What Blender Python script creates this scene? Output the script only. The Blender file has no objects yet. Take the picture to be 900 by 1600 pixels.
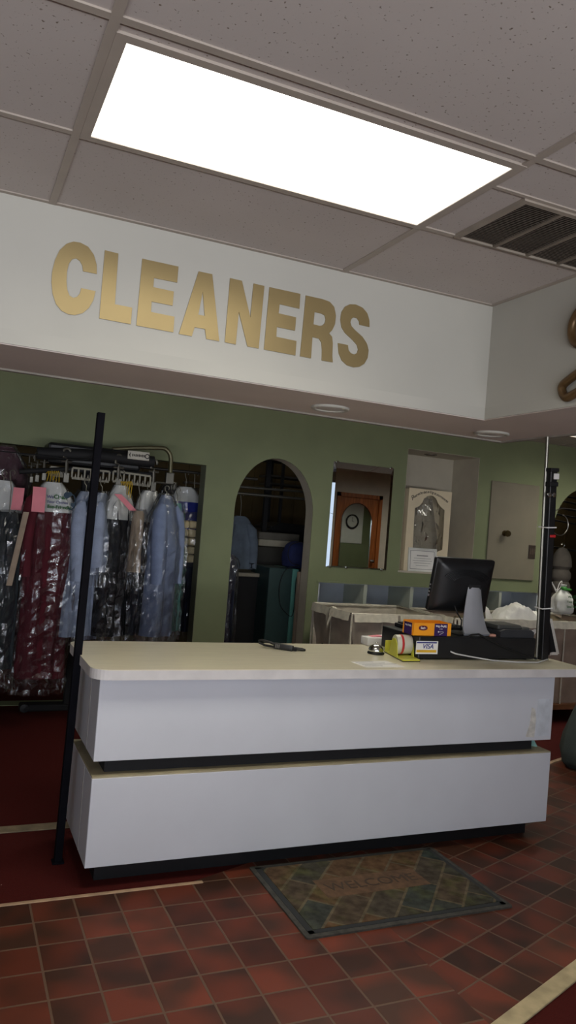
import bpy, bmesh, math, random
from mathutils import Vector, Matrix, noise
random.seed(7)
PI = math.pi
C = bpy.context.scene.collection
EYE = 1.45
FPX, YAW, PITCH, ROLL = 1202.274, 0.4125204, 0.0198007, 0.0794205

# ------------------------------------------------------------------ camera geometry
cy, sy, cp, sp, cr, sr = math.cos(YAW), math.sin(YAW), math.cos(PITCH), math.sin(PITCH), math.cos(ROLL), math.sin(ROLL)
FW = Vector((sy*cp, cy*cp, sp)); RT = Vector((cy, -sy, 0)); UPV = RT.cross(FW)
R2 = RT*cr + UPV*sr; U2 = -RT*sr + UPV*cr

def ray(x, y):
    return R2*((x-450)/FPX) + U2*((800-y)/FPX) + FW
def P(x, y, Y):
    d = ray(x, y); t = Y/d.y
    return Vector((d.x*t, Y, EYE+d.z*t))
def G(x, y, z):
    d = ray(x, y); t = (z-EYE)/d.z
    return Vector((d.x*t, d.y*t, z))
def PX(x, y, X):
    d = ray(x, y); t = X/d.x
    return Vector((X, d.y*t, EYE+d.z*t))

# ------------------------------------------------------------------ materials
def lin(c):
    return tuple(((v/255)/12.92 if v/255 <= .04045 else ((v/255+.055)/1.055)**2.4) for v in c)
MATS = {}
class NT:
    def __init__(s, m):
        m.use_nodes = True; s.t = m.node_tree; s.n = s.t.nodes; s.n.clear()
        s.out = s.n.new('ShaderNodeOutputMaterial')
    def new(s, typ, **kw):
        nd = s.n.new(typ)
        for k, v in kw.items():
            if k.startswith('i_'):
                key = k[2:]; nd.inputs[int(key) if key.isdigit() else key.replace('_', ' ')].default_value = v
            else: setattr(nd, k, v)
        return nd
    def link(s, a, b): s.t.links.new(a, b)

def mat(name, rgb, rough=.6, metal=0., var=.06, scale=8., bump=0., bscale=60., spec=.5, var2=None, stretch=None):
    """procedural principled material: colour (sRGB 0-255) varied by noise, optional bump"""
    if name in MATS: return MATS[name]
    m = bpy.data.materials.new(name); n = NT(m)
    b = n.new('ShaderNodeBsdfPrincipled'); b.inputs['Roughness'].default_value = rough; b.inputs['Metallic'].default_value = metal
    b.inputs['Specular IOR Level'].default_value = spec
    tc = n.new('ShaderNodeTexCoord'); mp = n.new('ShaderNodeMapping')
    if stretch: mp.inputs['Scale'].default_value = stretch
    n.link(tc.outputs['Object'], mp.inputs['Vector'])
    nz = n.new('ShaderNodeTexNoise'); nz.inputs['Scale'].default_value = scale; nz.inputs['Detail'].default_value = 4
    n.link(mp.outputs[0], nz.inputs['Vector'])
    c = lin(rgb); c2 = lin(var2) if var2 else tuple(max(0, v*(1-2.5*var)) for v in c); c1 = c if var2 else tuple(min(1, v*(1+2.5*var)) for v in c)
    mx = n.new('ShaderNodeMix', data_type='RGBA'); mx.inputs['A'].default_value = (*c2, 1); mx.inputs['B'].default_value = (*c1, 1)
    rp = n.new('ShaderNodeMapRange'); rp.inputs['From Min'].default_value = .3; rp.inputs['From Max'].default_value = .7
    n.link(nz.outputs['Fac'], rp.inputs['Value']); n.link(rp.outputs[0], mx.inputs['Factor'])
    n.link(mx.outputs['Result'], b.inputs['Base Color'])
    if bump:
        n2 = n.new('ShaderNodeTexNoise'); n2.inputs['Scale'].default_value = bscale; n2.inputs['Detail'].default_value = 3
        n.link(mp.outputs[0], n2.inputs['Vector'])
        bp = n.new('ShaderNodeBump'); bp.inputs['Strength'].default_value = bump; bp.inputs['Distance'].default_value = .01
        n.link(n2.outputs['Fac'], bp.inputs['Height']); n.link(bp.outputs[0], b.inputs['Normal'])
    n.link(b.outputs[0], n.out.inputs[0]); MATS[name] = m
    return m

def emis(name, rgb, s, edge=None):
    m = bpy.data.materials.new(name); n = NT(m)
    e = n.new('ShaderNodeEmission'); e.inputs['Color'].default_value = (*lin(rgb), 1); e.inputs['Strength'].default_value = s
    if edge:
        tc = n.new('ShaderNodeTexCoord'); sp_ = n.new('ShaderNodeSeparateXYZ'); n.link(tc.outputs['Generated'], sp_.inputs[0])
        # tubes inside: the diffuser is a little dimmer close to its ends
        def tri(o):
            a = n.new('ShaderNodeMath', operation='SUBTRACT'); n.link(o, a.inputs[0]); a.inputs[1].default_value = .5
            b = n.new('ShaderNodeMath', operation='ABSOLUTE'); n.link(a.outputs[0], b.inputs[0])
            r = n.new('ShaderNodeMapRange'); r.inputs['From Min'].default_value = .40; r.inputs['From Max'].default_value = .5
            r.inputs['To Min'].default_value = 1; r.inputs['To Max'].default_value = edge; n.link(b.outputs[0], r.inputs[0]); return r.outputs[0]
        k = n.new('ShaderNodeMath', operation='MULTIPLY'); n.link(tri(sp_.outputs[0]), k.inputs[0]); k.inputs[1].default_value = s
        # prismatic diffuser: throws most of its light straight down, little at grazing angles
        ge = n.new('ShaderNodeNewGeometry'); dt = n.new('ShaderNodeVectorMath', operation='DOT_PRODUCT'); n.link(ge.outputs['Incoming'], dt.inputs[0]); n.link(ge.outputs['Normal'], dt.inputs[1])
        pw = n.new('ShaderNodeMath', operation='POWER'); n.link(dt.outputs['Value'], pw.inputs[0]); pw.inputs[1].default_value = 1.6
        k2 = n.new('ShaderNodeMath', operation='MULTIPLY'); n.link(k.outputs[0], k2.inputs[0]); n.link(pw.outputs[0], k2.inputs[1])
        n.link(k2.outputs[0], e.inputs['Strength'])
    n.link(e.outputs[0], n.out.inputs[0]); return m

def mirror_mat():
    m = bpy.data.materials.new('mirror_silver'); n = NT(m)
    b = n.new('ShaderNodeBsdfPrincipled'); b.inputs['Base Color'].default_value = (.78, .82, .79, 1); b.inputs['Metallic'].default_value = 1; b.inputs['Roughness'].default_value = .01
    n.link(b.outputs[0], n.out.inputs[0]); return m

def plastic_mat(name, haze=.06, gloss=.5, tint=(1, 1, 1)):
    """thin clear garment film: mostly transparent, wrinkled highlights, slight milky haze"""
    m = bpy.data.materials.new(name); n = NT(m)
    tc = n.new('ShaderNodeTexCoord'); mp = n.new('ShaderNodeMapping'); mp.inputs['Scale'].default_value = (1, 1, .38); n.link(tc.outputs['Object'], mp.inputs[0])
    nz = n.new('ShaderNodeTexNoise'); nz.inputs['Scale'].default_value = 17; nz.inputs['Detail'].default_value = 5; nz.inputs['Distortion'].default_value = 1.3; n.link(mp.outputs[0], nz.inputs['Vector'])
    vo = n.new('ShaderNodeTexVoronoi'); vo.inputs['Scale'].default_value = 19; vo.feature = 'DISTANCE_TO_EDGE'; n.link(mp.outputs[0], vo.inputs['Vector'])
    ad = n.new('ShaderNodeMath', operation='MULTIPLY_ADD'); n.link(vo.outputs['Distance'], ad.inputs[0]); ad.inputs[1].default_value = .9; n.link(nz.outputs['Fac'], ad.inputs[2])
    bp = n.new('ShaderNodeBump'); bp.inputs['Strength'].default_value = .35; bp.inputs['Distance'].default_value = .02; n.link(ad.outputs[0], bp.inputs['Height'])
    tr = n.new('ShaderNodeBsdfTransparent'); tr.inputs[0].default_value = (.93*tint[0], .94*tint[1], .94*tint[2], 1)
    gl = n.new('ShaderNodeBsdfGlossy'); gl.inputs['Roughness'].default_value = .09; n.link(bp.outputs[0], gl.inputs['Normal'])
    df = n.new('ShaderNodeBsdfDiffuse'); df.inputs[0].default_value = (.8, .82, .85, 1); n.link(bp.outputs[0], df.inputs['Normal'])
    lw = n.new('ShaderNodeFresnel'); lw.inputs['IOR'].default_value = 1.35; n.link(bp.outputs[0], lw.inputs['Normal'])
    k = n.new('ShaderNodeMath', operation='MULTIPLY_ADD'); n.link(lw.outputs[0], k.inputs[0]); k.inputs[1].default_value = gloss; k.inputs[2].default_value = .06; k.use_clamp = True
    m1 = n.new('ShaderNodeMixShader'); m1.inputs[0].default_value = haze; n.link(tr.outputs[0], m1.inputs[1]); n.link(df.outputs[0], m1.inputs[2])
    m2 = n.new('ShaderNodeMixShader'); n.link(k.outputs[0], m2.inputs[0]); n.link(m1.outputs[0], m2.inputs[1]); n.link(gl.outputs[0], m2.inputs[2])
    n.link(m2.outputs[0], n.out.inputs[0]); return m

def tile_mat(name, rot, ox, oy, px, py):
    """red quarry tile: grid in floor coordinates, per-tile tone, flashed dark patches, sandy grout"""
    m = bpy.data.materials.new(name); n = NT(m)
    tc = n.new('ShaderNodeTexCoord'); mp = n.new('ShaderNodeMapping', vector_type='TEXTURE')
    mp.inputs['Location'].default_value = (ox, oy, 0); mp.inputs['Rotation'].default_value = (0, 0, rot); mp.inputs['Scale'].default_value = (px, py, 1)
    n.link(tc.outputs['Object'], mp.inputs[0])
    br = n.new('ShaderNodeTexBrick'); br.offset = 0; br.inputs['Scale'].default_value = 1; br.inputs['Brick Width'].default_value = 1; br.inputs['Row Height'].default_value = 1
    br.inputs['Mortar Size'].default_value = .028; br.inputs['Mortar Smooth'].default_value = .25; br.inputs['Bias'].default_value = 0
    br.inputs['Color1'].default_value = (0, 0, 0, 1); br.inputs['Color2'].default_value = (1, 1, 1, 1); br.inputs['Mortar'].default_value = (.5, .5, .5, 1)
    n.link(mp.outputs[0], br.inputs['Vector'])
    fl = n.new('ShaderNodeVectorMath', operation='FLOOR'); n.link(mp.outputs[0], fl.inputs[0])
    wn = n.new('ShaderNodeTexWhiteNoise', noise_dimensions='3D'); n.link(fl.outputs[0], wn.inputs['Vector'])
    fr = n.new('ShaderNodeVectorMath', operation='FRACTION'); n.link(mp.outputs[0], fr.inputs[0])
    # every tile carries its own flashed patch: noise looked up at a per-tile offset
    off = n.new('ShaderNodeVectorMath', operation='SCALE'); n.link(wn.outputs['Color'], off.inputs[0]); off.inputs['Scale'].default_value = 40
    ad = n.new('ShaderNodeVectorMath', operation='ADD'); n.link(fr.outputs[0], ad.inputs[0]); n.link(off.outputs[0], ad.inputs[1])
    nz = n.new('ShaderNodeTexNoise'); nz.inputs['Scale'].default_value = .95; nz.inputs['Detail'].default_value = .6; n.link(ad.outputs[0], nz.inputs['Vector'])
    mr = n.new('ShaderNodeMapRange'); mr.inputs['From Min'].default_value = .35; mr.inputs['From Max'].default_value = .66; n.link(nz.outputs['Fac'], mr.inputs[0])
    a = n.new('ShaderNodeMix', data_type='RGBA'); a.inputs['A'].default_value = (*lin((70, 44, 32)), 1); a.inputs['B'].default_value = (*lin((112, 55, 38)), 1); n.link(mr.outputs[0], a.inputs['Factor'])
    hs = n.new('ShaderNodeHueSaturation'); n.link(a.outputs['Result'], hs.inputs['Color'])
    v = n.new('ShaderNodeMapRange'); v.inputs['To Min'].default_value = .62; v.inputs['To Max'].default_value = 1.2; n.link(wn.outputs['Value'], v.inputs[0]); n.link(v.outputs[0], hs.inputs['Value'])
    g = n.new('ShaderNodeMix', data_type='RGBA'); g.inputs['B'].default_value = (*lin((100, 78, 62)), 1); n.link(hs.outputs[0], g.inputs['A']); n.link(br.outputs['Fac'], g.inputs['Factor'])
    b = n.new('ShaderNodeBsdfPrincipled'); b.inputs['Roughness'].default_value = .5; b.inputs['Specular IOR Level'].default_value = .2; n.link(g.outputs['Result'], b.inputs['Base Color'])
    bp = n.new('ShaderNodeBump'); bp.invert = True; bp.inputs['Strength'].default_value = .5; bp.inputs['Distance'].default_value = .003; n.link(br.outputs['Fac'], bp.inputs['Height']); n.link(bp.outputs[0], b.inputs['Normal'])
    n.link(b.outputs[0], n.out.inputs[0]); return m

def carpet_mat():
    m = bpy.data.materials.new('red_carpet'); n = NT(m)
    tc = n.new('ShaderNodeTexCoord'); nz = n.new('ShaderNodeTexNoise'); nz.inputs['Scale'].default_value = 260; nz.inputs['Detail'].default_value = 3; n.link(tc.outputs['Object'], nz.inputs['Vector'])
    n2 = n.new('ShaderNodeTexNoise'); n2.inputs['Scale'].default_value = 5; n.link(tc.outputs['Object'], n2.inputs['Vector'])
    vo = n.new('ShaderNodeTexVoronoi'); vo.inputs['Scale'].default_value = 9; n.link(tc.outputs['Object'], vo.inputs['Vector'])
    a = n.new('ShaderNodeMix', data_type='RGBA'); a.inputs['A'].default_value = (*lin((54, 19, 17)), 1); a.inputs['B'].default_value = (*lin((86, 30, 26)), 1); n.link(nz.outputs['Fac'], a.inputs['Factor'])
    # a few specks of lint
    sp_ = n.new('ShaderNodeMath', operation='LESS_THAN'); n.link(vo.outputs['Distance'], sp_.inputs[0]); sp_.inputs[1].default_value = .022
    s = n.new('ShaderNodeMix', data_type='RGBA'); s.inputs['B'].default_value = (*lin((170, 140, 130)), 1); n.link(a.outputs['Result'], s.inputs['A']); n.link(sp_.outputs[0], s.inputs['Factor'])
    b = n.new('ShaderNodeBsdfPrincipled'); b.inputs['Roughness'].default_value = .95; b.inputs['Specular IOR Level'].default_value = .1; n.link(s.outputs['Result'], b.inputs['Base Color'])
    bp = n.new('ShaderNodeBump'); bp.inputs['Strength'].default_value = .6; bp.inputs['Distance'].default_value = .004; n.link(nz.outputs['Fac'], bp.inputs['Height']); n.link(bp.outputs[0], b.inputs['Normal'])
    n.link(b.outputs[0], n.out.inputs[0]); return m

def ceil_mat():
    m = bpy.data.materials.new('acoustic_tile'); n = NT(m)
    tc = n.new('ShaderNodeTexCoord')
    vo = n.new('ShaderNodeTexNoise'); vo.inputs['Scale'].default_value = 95; vo.inputs['Detail'].default_value = 2; n.link(tc.outputs['Object'], vo.inputs['Vector'])
    r = n.new('ShaderNodeMapRange'); r.inputs['From Min'].default_value = .66; r.inputs['From Max'].default_value = .72; n.link(vo.outputs['Fac'], r.inputs[0])
    n2 = n.new('ShaderNodeTexNoise'); n2.inputs['Scale'].default_value = 2.2; n.link(tc.outputs['Object'], n2.inputs['Vector'])
    a = n.new('ShaderNodeMix', data_type='RGBA'); a.inputs['A'].default_value = (*lin((192, 184, 180)), 1); a.inputs['B'].default_value = (*lin((176, 168, 163)), 1); n.link(n2.outputs['Fac'], a.inputs['Factor'])
    c = n.new('ShaderNodeMix', data_type='RGBA'); c.inputs['B'].default_value = (*lin((120, 108, 96)), 1); n.link(a.outputs['Result'], c.inputs['A']); n.link(r.outputs[0], c.inputs['Factor'])
    b = n.new('ShaderNodeBsdfPrincipled'); b.inputs['Roughness'].default_value = .95; n.link(c.outputs['Result'], b.inputs['Base Color'])
    bp = n.new('ShaderNodeBump'); bp.inputs['Strength'].default_value = .4; bp.inputs['Distance'].default_value = .004; bp.invert = True; n.link(r.outputs[0], bp.inputs['Height']); n.link(bp.outputs[0], b.inputs['Normal'])
    n.link(b.outputs[0], n.out.inputs[0]); return m

def mat_mat():
    """woven-look entrance mat: diagonal slate blocks in brown, grey and green"""
    m = bpy.data.materials.new('mat_slate_pattern'); n = NT(m)
    tc = n.new('ShaderNodeTexCoord'); mp = n.new('ShaderNodeMapping', vector_type='TEXTURE'); mp.inputs['Rotation'].default_value = (0, 0, math.radians(48)); mp.inputs['Scale'].default_value = (1, 1, 1)
    n.link(tc.outputs['Object'], mp.inputs[0])
    br = n.new('ShaderNodeTexBrick'); br.offset = .5; br.inputs['Scale'].default_value = 1; br.inputs['Brick Width'].default_value = .25; br.inputs['Row Height'].default_value = .115
    br.inputs['Mortar Size'].default_value = .006; br.inputs['Mortar Smooth'].default_value = .3
    br.inputs['Color1'].default_value = (*lin((98, 74, 52)), 1); br.inputs['Color2'].default_value = (*lin((58, 66, 62)), 1); br.inputs['Mortar'].default_value = (*lin((100, 90, 72)), 1)
    n.link(mp.outputs[0], br.inputs['Vector'])
    nz = n.new('ShaderNodeTexNoise'); nz.inputs['Scale'].default_value = 26; nz.inputs['Detail'].default_value = 6; n.link(tc.outputs['Object'], nz.inputs['Vector'])
    n2 = n.new('ShaderNodeTexNoise'); n2.inputs['Scale'].default_value = 9; n2.inputs['Detail'].default_value = 2; n.link(tc.outputs['Object'], n2.inputs['Vector'])
    r2 = n.new('ShaderNodeMapRange'); r2.inputs['From Min'].default_value = .5; r2.inputs['From Max'].default_value = .75; r2.inputs['To Max'].default_value = .6; n.link(n2.outputs['Fac'], r2.inputs[0])
    gm = n.new('ShaderNodeMix', data_type='RGBA'); gm.inputs['B'].default_value = (*lin((84, 86, 46)), 1); n.link(br.outputs['Color'], gm.inputs['A']); n.link(r2.outputs[0], gm.inputs['Factor'])
    v = n.new('ShaderNodeMapRange'); v.inputs['From Min'].default_value = .3; v.inputs['From Max'].default_value = .7; v.inputs['To Min'].default_value = .55; v.inputs['To Max'].default_value = 1.25; n.link(nz.outputs['Fac'], v.inputs[0])
    hs = n.new('ShaderNodeHueSaturation'); n.link(gm.outputs['Result'], hs.inputs['Color']); n.link(v.outputs[0], hs.inputs['Value'])
    b = n.new('ShaderNodeBsdfPrincipled'); b.inputs['Roughness'].default_value = .95; b.inputs['Specular IOR Level'].default_value = .1; n.link(hs.outputs[0], b.inputs['Base Color'])
    n.link(b.outputs[0], n.out.inputs[0]); return m

# ------------------------------------------------------------------ mesh helpers
def BM(): return bmesh.new()
def box(bm, a, b, M=None):
    x0, y0, z0 = a; x1, y1, z1 = b
    vs = [bm.verts.new(Vector(p) if M is None else M @ Vector(p)) for p in ((x0,y0,z0),(x1,y0,z0),(x1,y1,z0),(x0,y1,z0),(x0,y0,z1),(x1,y0,z1),(x1,y1,z1),(x0,y1,z1))]
    for f in ((0,3,2,1),(4,5,6,7),(0,1,5,4),(1,2,6,5),(2,3,7,6),(3,0,4,7)): bm.faces.new([vs[i] for i in f])
    return bm
def rbox(bm, a, b, r=.01, seg=3, M=None):
    t = BM(); box(t, a, b); bmesh.ops.bevel(t, geom=t.edges[:], offset=r, segments=seg, affect='EDGES', profile=.5)
    return merge(bm, t, M)
def merge(bm, t, M=None):
    mp = {}
    for v in t.verts: mp[v] = bm.verts.new(M @ v.co if M else v.co)
    for f in t.faces:
        try: bm.faces.new([mp[v] for v in f.verts])
        except ValueError: pass
    t.free(); return bm
def frame_of(d):
    d = d.normalized(); a = Vector((0,0,1)) if abs(d.z) < .95 else Vector((1,0,0))
    u = d.cross(a).normalized(); return u, d.cross(u).normalized()
def tube(bm, pts, r, seg=8, closed=False, caps=True):
    pts = [Vector(p) for p in pts]; n = len(pts); rr = r if hasattr(r, '__len__') else [r]*n
    rings = []; u = None
    for i in range(n):
        if closed: d = pts[(i+1) % n]-pts[i-1]
        else: d = pts[min(i+1, n-1)]-pts[max(i-1, 0)]
        d.normalize()
        if u is None: u, w = frame_of(d)
        else:
            u = (u-d*u.dot(d)); u = u.normalized() if u.length > 1e-6 else frame_of(d)[0]; w = d.cross(u).normalized()
        rings.append([bm.verts.new(pts[i]+(u*math.cos(a)+w*math.sin(a))*rr[i]) for a in (2*PI*k/seg for k in range(seg))])
    for i in range(n if closed else n-1):
        A, B = rings[i], rings[(i+1) % n]
        for k in range(seg): bm.faces.new((A[k], A[(k+1) % seg], B[(k+1) % seg], B[k]))
    if caps and not closed:
        bm.faces.new(rings[0][::-1]); bm.faces.new(rings[-1])
    return bm
def cyl(bm, a, b, r, seg=16): return tube(bm, [a, b], r, seg)
def arc(c, u, v, r, a0, a1, n=12):
    c, u, v = Vector(c), Vector(u), Vector(v)
    return [c+u*r*math.cos(a0+(a1-a0)*i/n)+v*r*math.sin(a0+(a1-a0)*i/n) for i in range(n+1)]
def lathe(bm, prof, c, seg=24, axis=None):
    """prof: (radius, height) pairs, revolved about +Z (or matrix axis) at c"""
    M = Matrix.Translation(c) @ (axis if axis else Matrix.Identity(4)); rings = []
    for r, z in prof:
        if r < 1e-6: rings.append([bm.verts.new(M @ Vector((0,0,z)))]*1)
        else: rings.append([bm.verts.new(M @ Vector((r*math.cos(2*PI*k/seg), r*math.sin(2*PI*k/seg), z))) for k in range(seg)])
    for A, B in zip(rings, rings[1:]):
        for k in range(seg):
            k2 = (k+1) % seg
            if len(A) == 1 and len(B) == 1: continue
            if len(A) == 1: bm.faces.new((A[0], B[k2], B[k]))
            elif len(B) == 1: bm.faces.new((A[k], A[k2], B[0]))
            else: bm.faces.new((A[k], A[k2], B[k2], B[k]))
    return bm
def prism(bm, pts, off):
    """closed planar polygon extruded along off"""
    off = Vector(off); a = [bm.verts.new(Vector(p)) for p in pts]; b = [bm.verts.new(Vector(p)+off) for p in pts]; n = len(a)
    bm.faces.new(a[::-1]); bm.faces.new(b)
    for i in range(n): bm.faces.new((a[i], a[(i+1) % n], b[(i+1) % n], b[i]))
    return bm
def surf(bm, fn, nu, nv, cu=False, cv=False):
    V = [[bm.verts.new(fn(i/(nu if cu else nu-1), j/(nv if cv else nv-1))) for j in range(nv)] for i in range(nu)]
    for i in range(nu if cu else nu-1):
        for j in range(nv if cv else nv-1):
            bm.faces.new((V[i][j], V[(i+1) % nu][j], V[(i+1) % nu][(j+1) % nv], V[i][(j+1) % nv]))
    return V
def fill2d(bm, loops, org, u, v, ext):
    """planar shape with holes from 2-D loops, extruded symmetrically by ext along u x v"""
    cu = bpy.data.curves.new('tmp', 'CURVE'); cu.dimensions = '2D'; cu.fill_mode = 'BOTH'; cu.extrude = ext
    for L in loops:
        s = cu.splines.new('POLY'); s.points.add(len(L)-1); s.use_cyclic_u = True
        for p, q in zip(s.points, L): p.co = (q[0], q[1], 0, 1)
    return from_curve(bm, cu, org, u, v)
def from_curve(bm, cu, org, u, v):
    o = bpy.data.objects.new('tmp', cu); C.objects.link(o)
    dg = bpy.context.evaluated_depsgraph_get(); me = bpy.data.meshes.new_from_object(o.evaluated_get(dg))
    u, v = Vector(u).normalized(), Vector(v).normalized(); w = u.cross(v)
    M = Matrix.Translation(org) @ Matrix((u, v, w)).transposed().to_4x4()
    t = BM(); t.from_mesh(me); bmesh.ops.remove_doubles(t, verts=t.verts[:], dist=1e-5); merge(bm, t, M)
    bpy.data.objects.remove(o); bpy.data.curves.remove(cu); bpy.data.meshes.remove(me)
    return bm
def text(bm, s, size, org, u, v, ext=.0006, align='CENTER', shear=0, space=1., bold=0.):
    cu = bpy.data.curves.new('tmp', 'FONT'); cu.body = s; cu.size = size; cu.align_x = align; cu.align_y = 'CENTER'; cu.extrude = ext; cu.shear = shear; cu.space_character = space; cu.offset = bold
    return from_curve(bm, cu, org, u, v)

# ------------------------------------------------------------------ object helpers
def obj(name, bm, m, parent=None, smooth=False, ms=None):
    me = bpy.data.meshes.new(name); bmesh.ops.recalc_face_normals(bm, faces=bm.faces[:])
    off = Vector((0, 0, 0))
    if parent is None and len(bm.verts):
        xs = [v.co for v in bm.verts]
        off = Vector(((min(c.x for c in xs)+max(c.x for c in xs))/2, (min(c.y for c in xs)+max(c.y for c in xs))/2, min(c.z for c in xs)))
    elif parent is not None:
        q = parent
        while q is not None: off += q.location; q = q.parent
    for v in bm.verts: v.co -= off
    bm.to_mesh(me); bm.free()
    for mm in (ms or [m]): me.materials.append(mm)
    if smooth:
        for p in me.polygons: p.use_smooth = True
        try: me.set_sharp_from_angle(angle=math.radians(40))
        except Exception: pass
    o = bpy.data.objects.new(name, me); C.objects.link(o)
    if parent is not None: o.parent = parent
    else: o.location = off
    return o
def tag(o, label, cat, group=None):
    o['label'] = label; o['category'] = cat
    if group: o['group'] = group
    return o
def thing(name, label, cat, loc, group=None):
    o = bpy.data.objects.new(name, None); C.objects.link(o); o.location = loc; o.empty_display_size = .1
    return tag(o, label, cat, group)
def struct(name, bm, m, smooth=False, parent=None):
    o = obj(name, bm, m, parent, smooth)
    if parent is None: o['kind'] = 'structure'
    return o
def dup(root, loc, label, group=None):
    r = root.copy(); C.objects.link(r); r.location = loc; r['label'] = label
    if group: r['group'] = group
    for ch in list(root.children):
        c = ch.copy(); C.objects.link(c); c.parent = r
        for g in ch.children:
            d = g.copy(); C.objects.link(d); d.parent = c
    return r

# ------------------------------------------------------------------ palette
GREEN = mat('green_paint', (124, 132, 98), .7, var=.03, scale=3, bump=.06, bscale=90)
GREENJ = mat('green_paint_jamb_lit', (130, 134, 112), .7, var=.03, scale=3)  # lighter copy of the green, light on the jamb put into it
WHITEP = mat('soffit_white', (182, 180, 171), .75, var=.015, scale=2)
UNDER = mat('soffit_underside', (206, 194, 187), .8, var=.02, scale=2)
TAUPE = mat('taupe_paint', (126, 119, 102), .6, var=.03, scale=4)
LAMW = mat('white_laminate', (206, 208, 214), .38, var=.015, scale=3)
LAMTOP = mat('cream_laminate_top', (218, 210, 184), .28, var=.02, scale=6, stretch=(1, 6, 1))
LAMEDGE = mat('laminate_edge', (206, 202, 200), .45, var=.04, scale=9)
LEDGE = mat('raw_ledge', (168, 158, 128), .6, var=.08, scale=6)
BLACK = mat('black_plastic', (22, 23, 25), .4, var=.08)
BLACKM = mat('black_matte', (16, 16, 18), .75, var=.1)
BLKMETAL = mat('black_painted_steel', (10, 10, 16), .75, 0, spec=.08, var=.08, scale=20)
CHROME = mat('chrome', (206, 208, 205), .16, 1., var=.02)
DULLSTEEL = mat('dull_steel', (150, 148, 138), .38, .9, var=.06)
SILVER = mat('silver_plastic', (188, 192, 200), .36, .55, var=.02)
GOLD = mat('gold_vinyl', (174, 154, 110), .36, .72, var=.03, scale=3)
BRASS = mat('dark_brass', (104, 80, 50), .4, .5, var=.12, scale=12)
WHITE = mat('white_paper', (232, 230, 226), .8, var=.02)
CREAMTRIM = mat('tan_trim', (176, 160, 124), .6, var=.1, scale=14)
WOODTRIM = mat('pale_trim', (168, 138, 108), .55, var=.1, scale=14)
CANVAS = mat('grey_canvas', (196, 188, 172), .9, var=.07, scale=7, bump=.25, bscale=400)
CANVASB = mat('taupe_canvas', (158, 140, 124), .9, var=.09, scale=6, bump=.25, bscale=400)
HEM = mat('canvas_hem', (202, 196, 180), .85, var=.06, scale=20)
PINK = mat('pink_tag', (232, 142, 152), .8, var=.03)
PAPERCAPE = mat('cape_paper', (226, 226, 222), .7, var=.02)
YELLOW = mat('yellow_enamel', (206, 204, 74), .35, var=.03)
YTAG = mat('yellow_wire', (200, 164, 40), .5, var=.05)
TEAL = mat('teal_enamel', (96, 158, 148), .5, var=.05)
TEALD = mat('teal_enamel_shade', (44, 66, 66), .55, var=.05)  # darker copy of the teal, its shade put into the colour
WOOD = mat('orange_oak', (180, 102, 50), .4, var=.14, scale=5, stretch=(8, 8, .6))
MIRROR = mirror_mat()
FILM = plastic_mat('clear_film', .008, .6)
FILMH = plastic_mat('milky_film', .03, .8)
INKG = mat('green_ink', (34, 98, 44), .7)
INKB = mat('blue_ink', (40, 46, 130), .7)
INKD = mat('dark_ink', (52, 46, 44), .7)
INKGREY = mat('grey_ink', (150, 150, 150), .7)

H = 2.597          # front ceiling
HR = 2.47          # lower ceiling behind the bulkhead
YS = 3.028         # bulkhead face
ZS = 2.044         # bulkhead underside
YW = 5.9           # green wall
CT = .857          # counter top

# ------------------------------------------------------------------ room shell
b = BM(); box(b, (-4, -2.6, -.12), (12.5, 9, 0)); struct('floor', b, carpet_mat())
ANG = math.radians(21)
b = BM(); prism(b, [(-4,-2.59,0),(1.61,-2.59,0),(1.61,3.19,0),(1.0,2.958,0),(1.0,2.946,0),(-4,2.946,0)], (0,0,.003))
TL = tile_mat('quarry_tile_straight', 0, .381, 2.948, .155, .1515)
t1 = struct('floor_1', b, TL)
def on1(s): return Vector((1.61+s*math.cos(ANG), 1.8585+s*math.sin(ANG), 0))
def on2(s): return Vector((1.61+s*math.cos(ANG), 3.19+s*math.sin(ANG), 0))
b = BM(); prism(b, [on1(0), on1(6.5), on2(6.5), on2(0)], (0,0,.003))
TR = tile_mat('quarry_tile_turned', ANG, 2.51*math.cos(ANG)-1.459*math.sin(ANG), 2.51*math.sin(ANG)+1.459*math.cos(ANG), .155, .1512)
t2 = struct('floor_2', b, TR)
for o in (t1, t2):          # keep the tile grid in world coordinates
    M = o.matrix_basis.copy(); o.data.transform(Matrix.Translation(o.location)); o.location = (0,0,0)
b = BM(); rbox(b, (-4, 2.938, 0), (1.046, 2.956, .007), .003, 2); struct('trim_1', b, WOODTRIM)
b = BM(); rbox(b, (-4, 3.60, 0), (.64, 3.672, .006), .003, 2); struct('trim_2', b, mat('dull_trim', (128, 114, 90), .7, var=.12, scale=14))
Mx = Matrix.Translation(on1(0)) @ Matrix.Rotation(ANG, 4, 'Z')
b = BM(); rbox(b, (-.4, -.062, 0), (6.5, 0, .008), .003, 2, Mx); struct('trim_3', b, CREAMTRIM)
Mx = Matrix.Translation(on2(0)) @ Matrix.Rotation(ANG, 4, 'Z')
b = BM(); rbox(b, (1.2, -.03, 0), (6.5, 0, .008), .003, 2, Mx); struct('trim_4', b, WOODTRIM)

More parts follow.
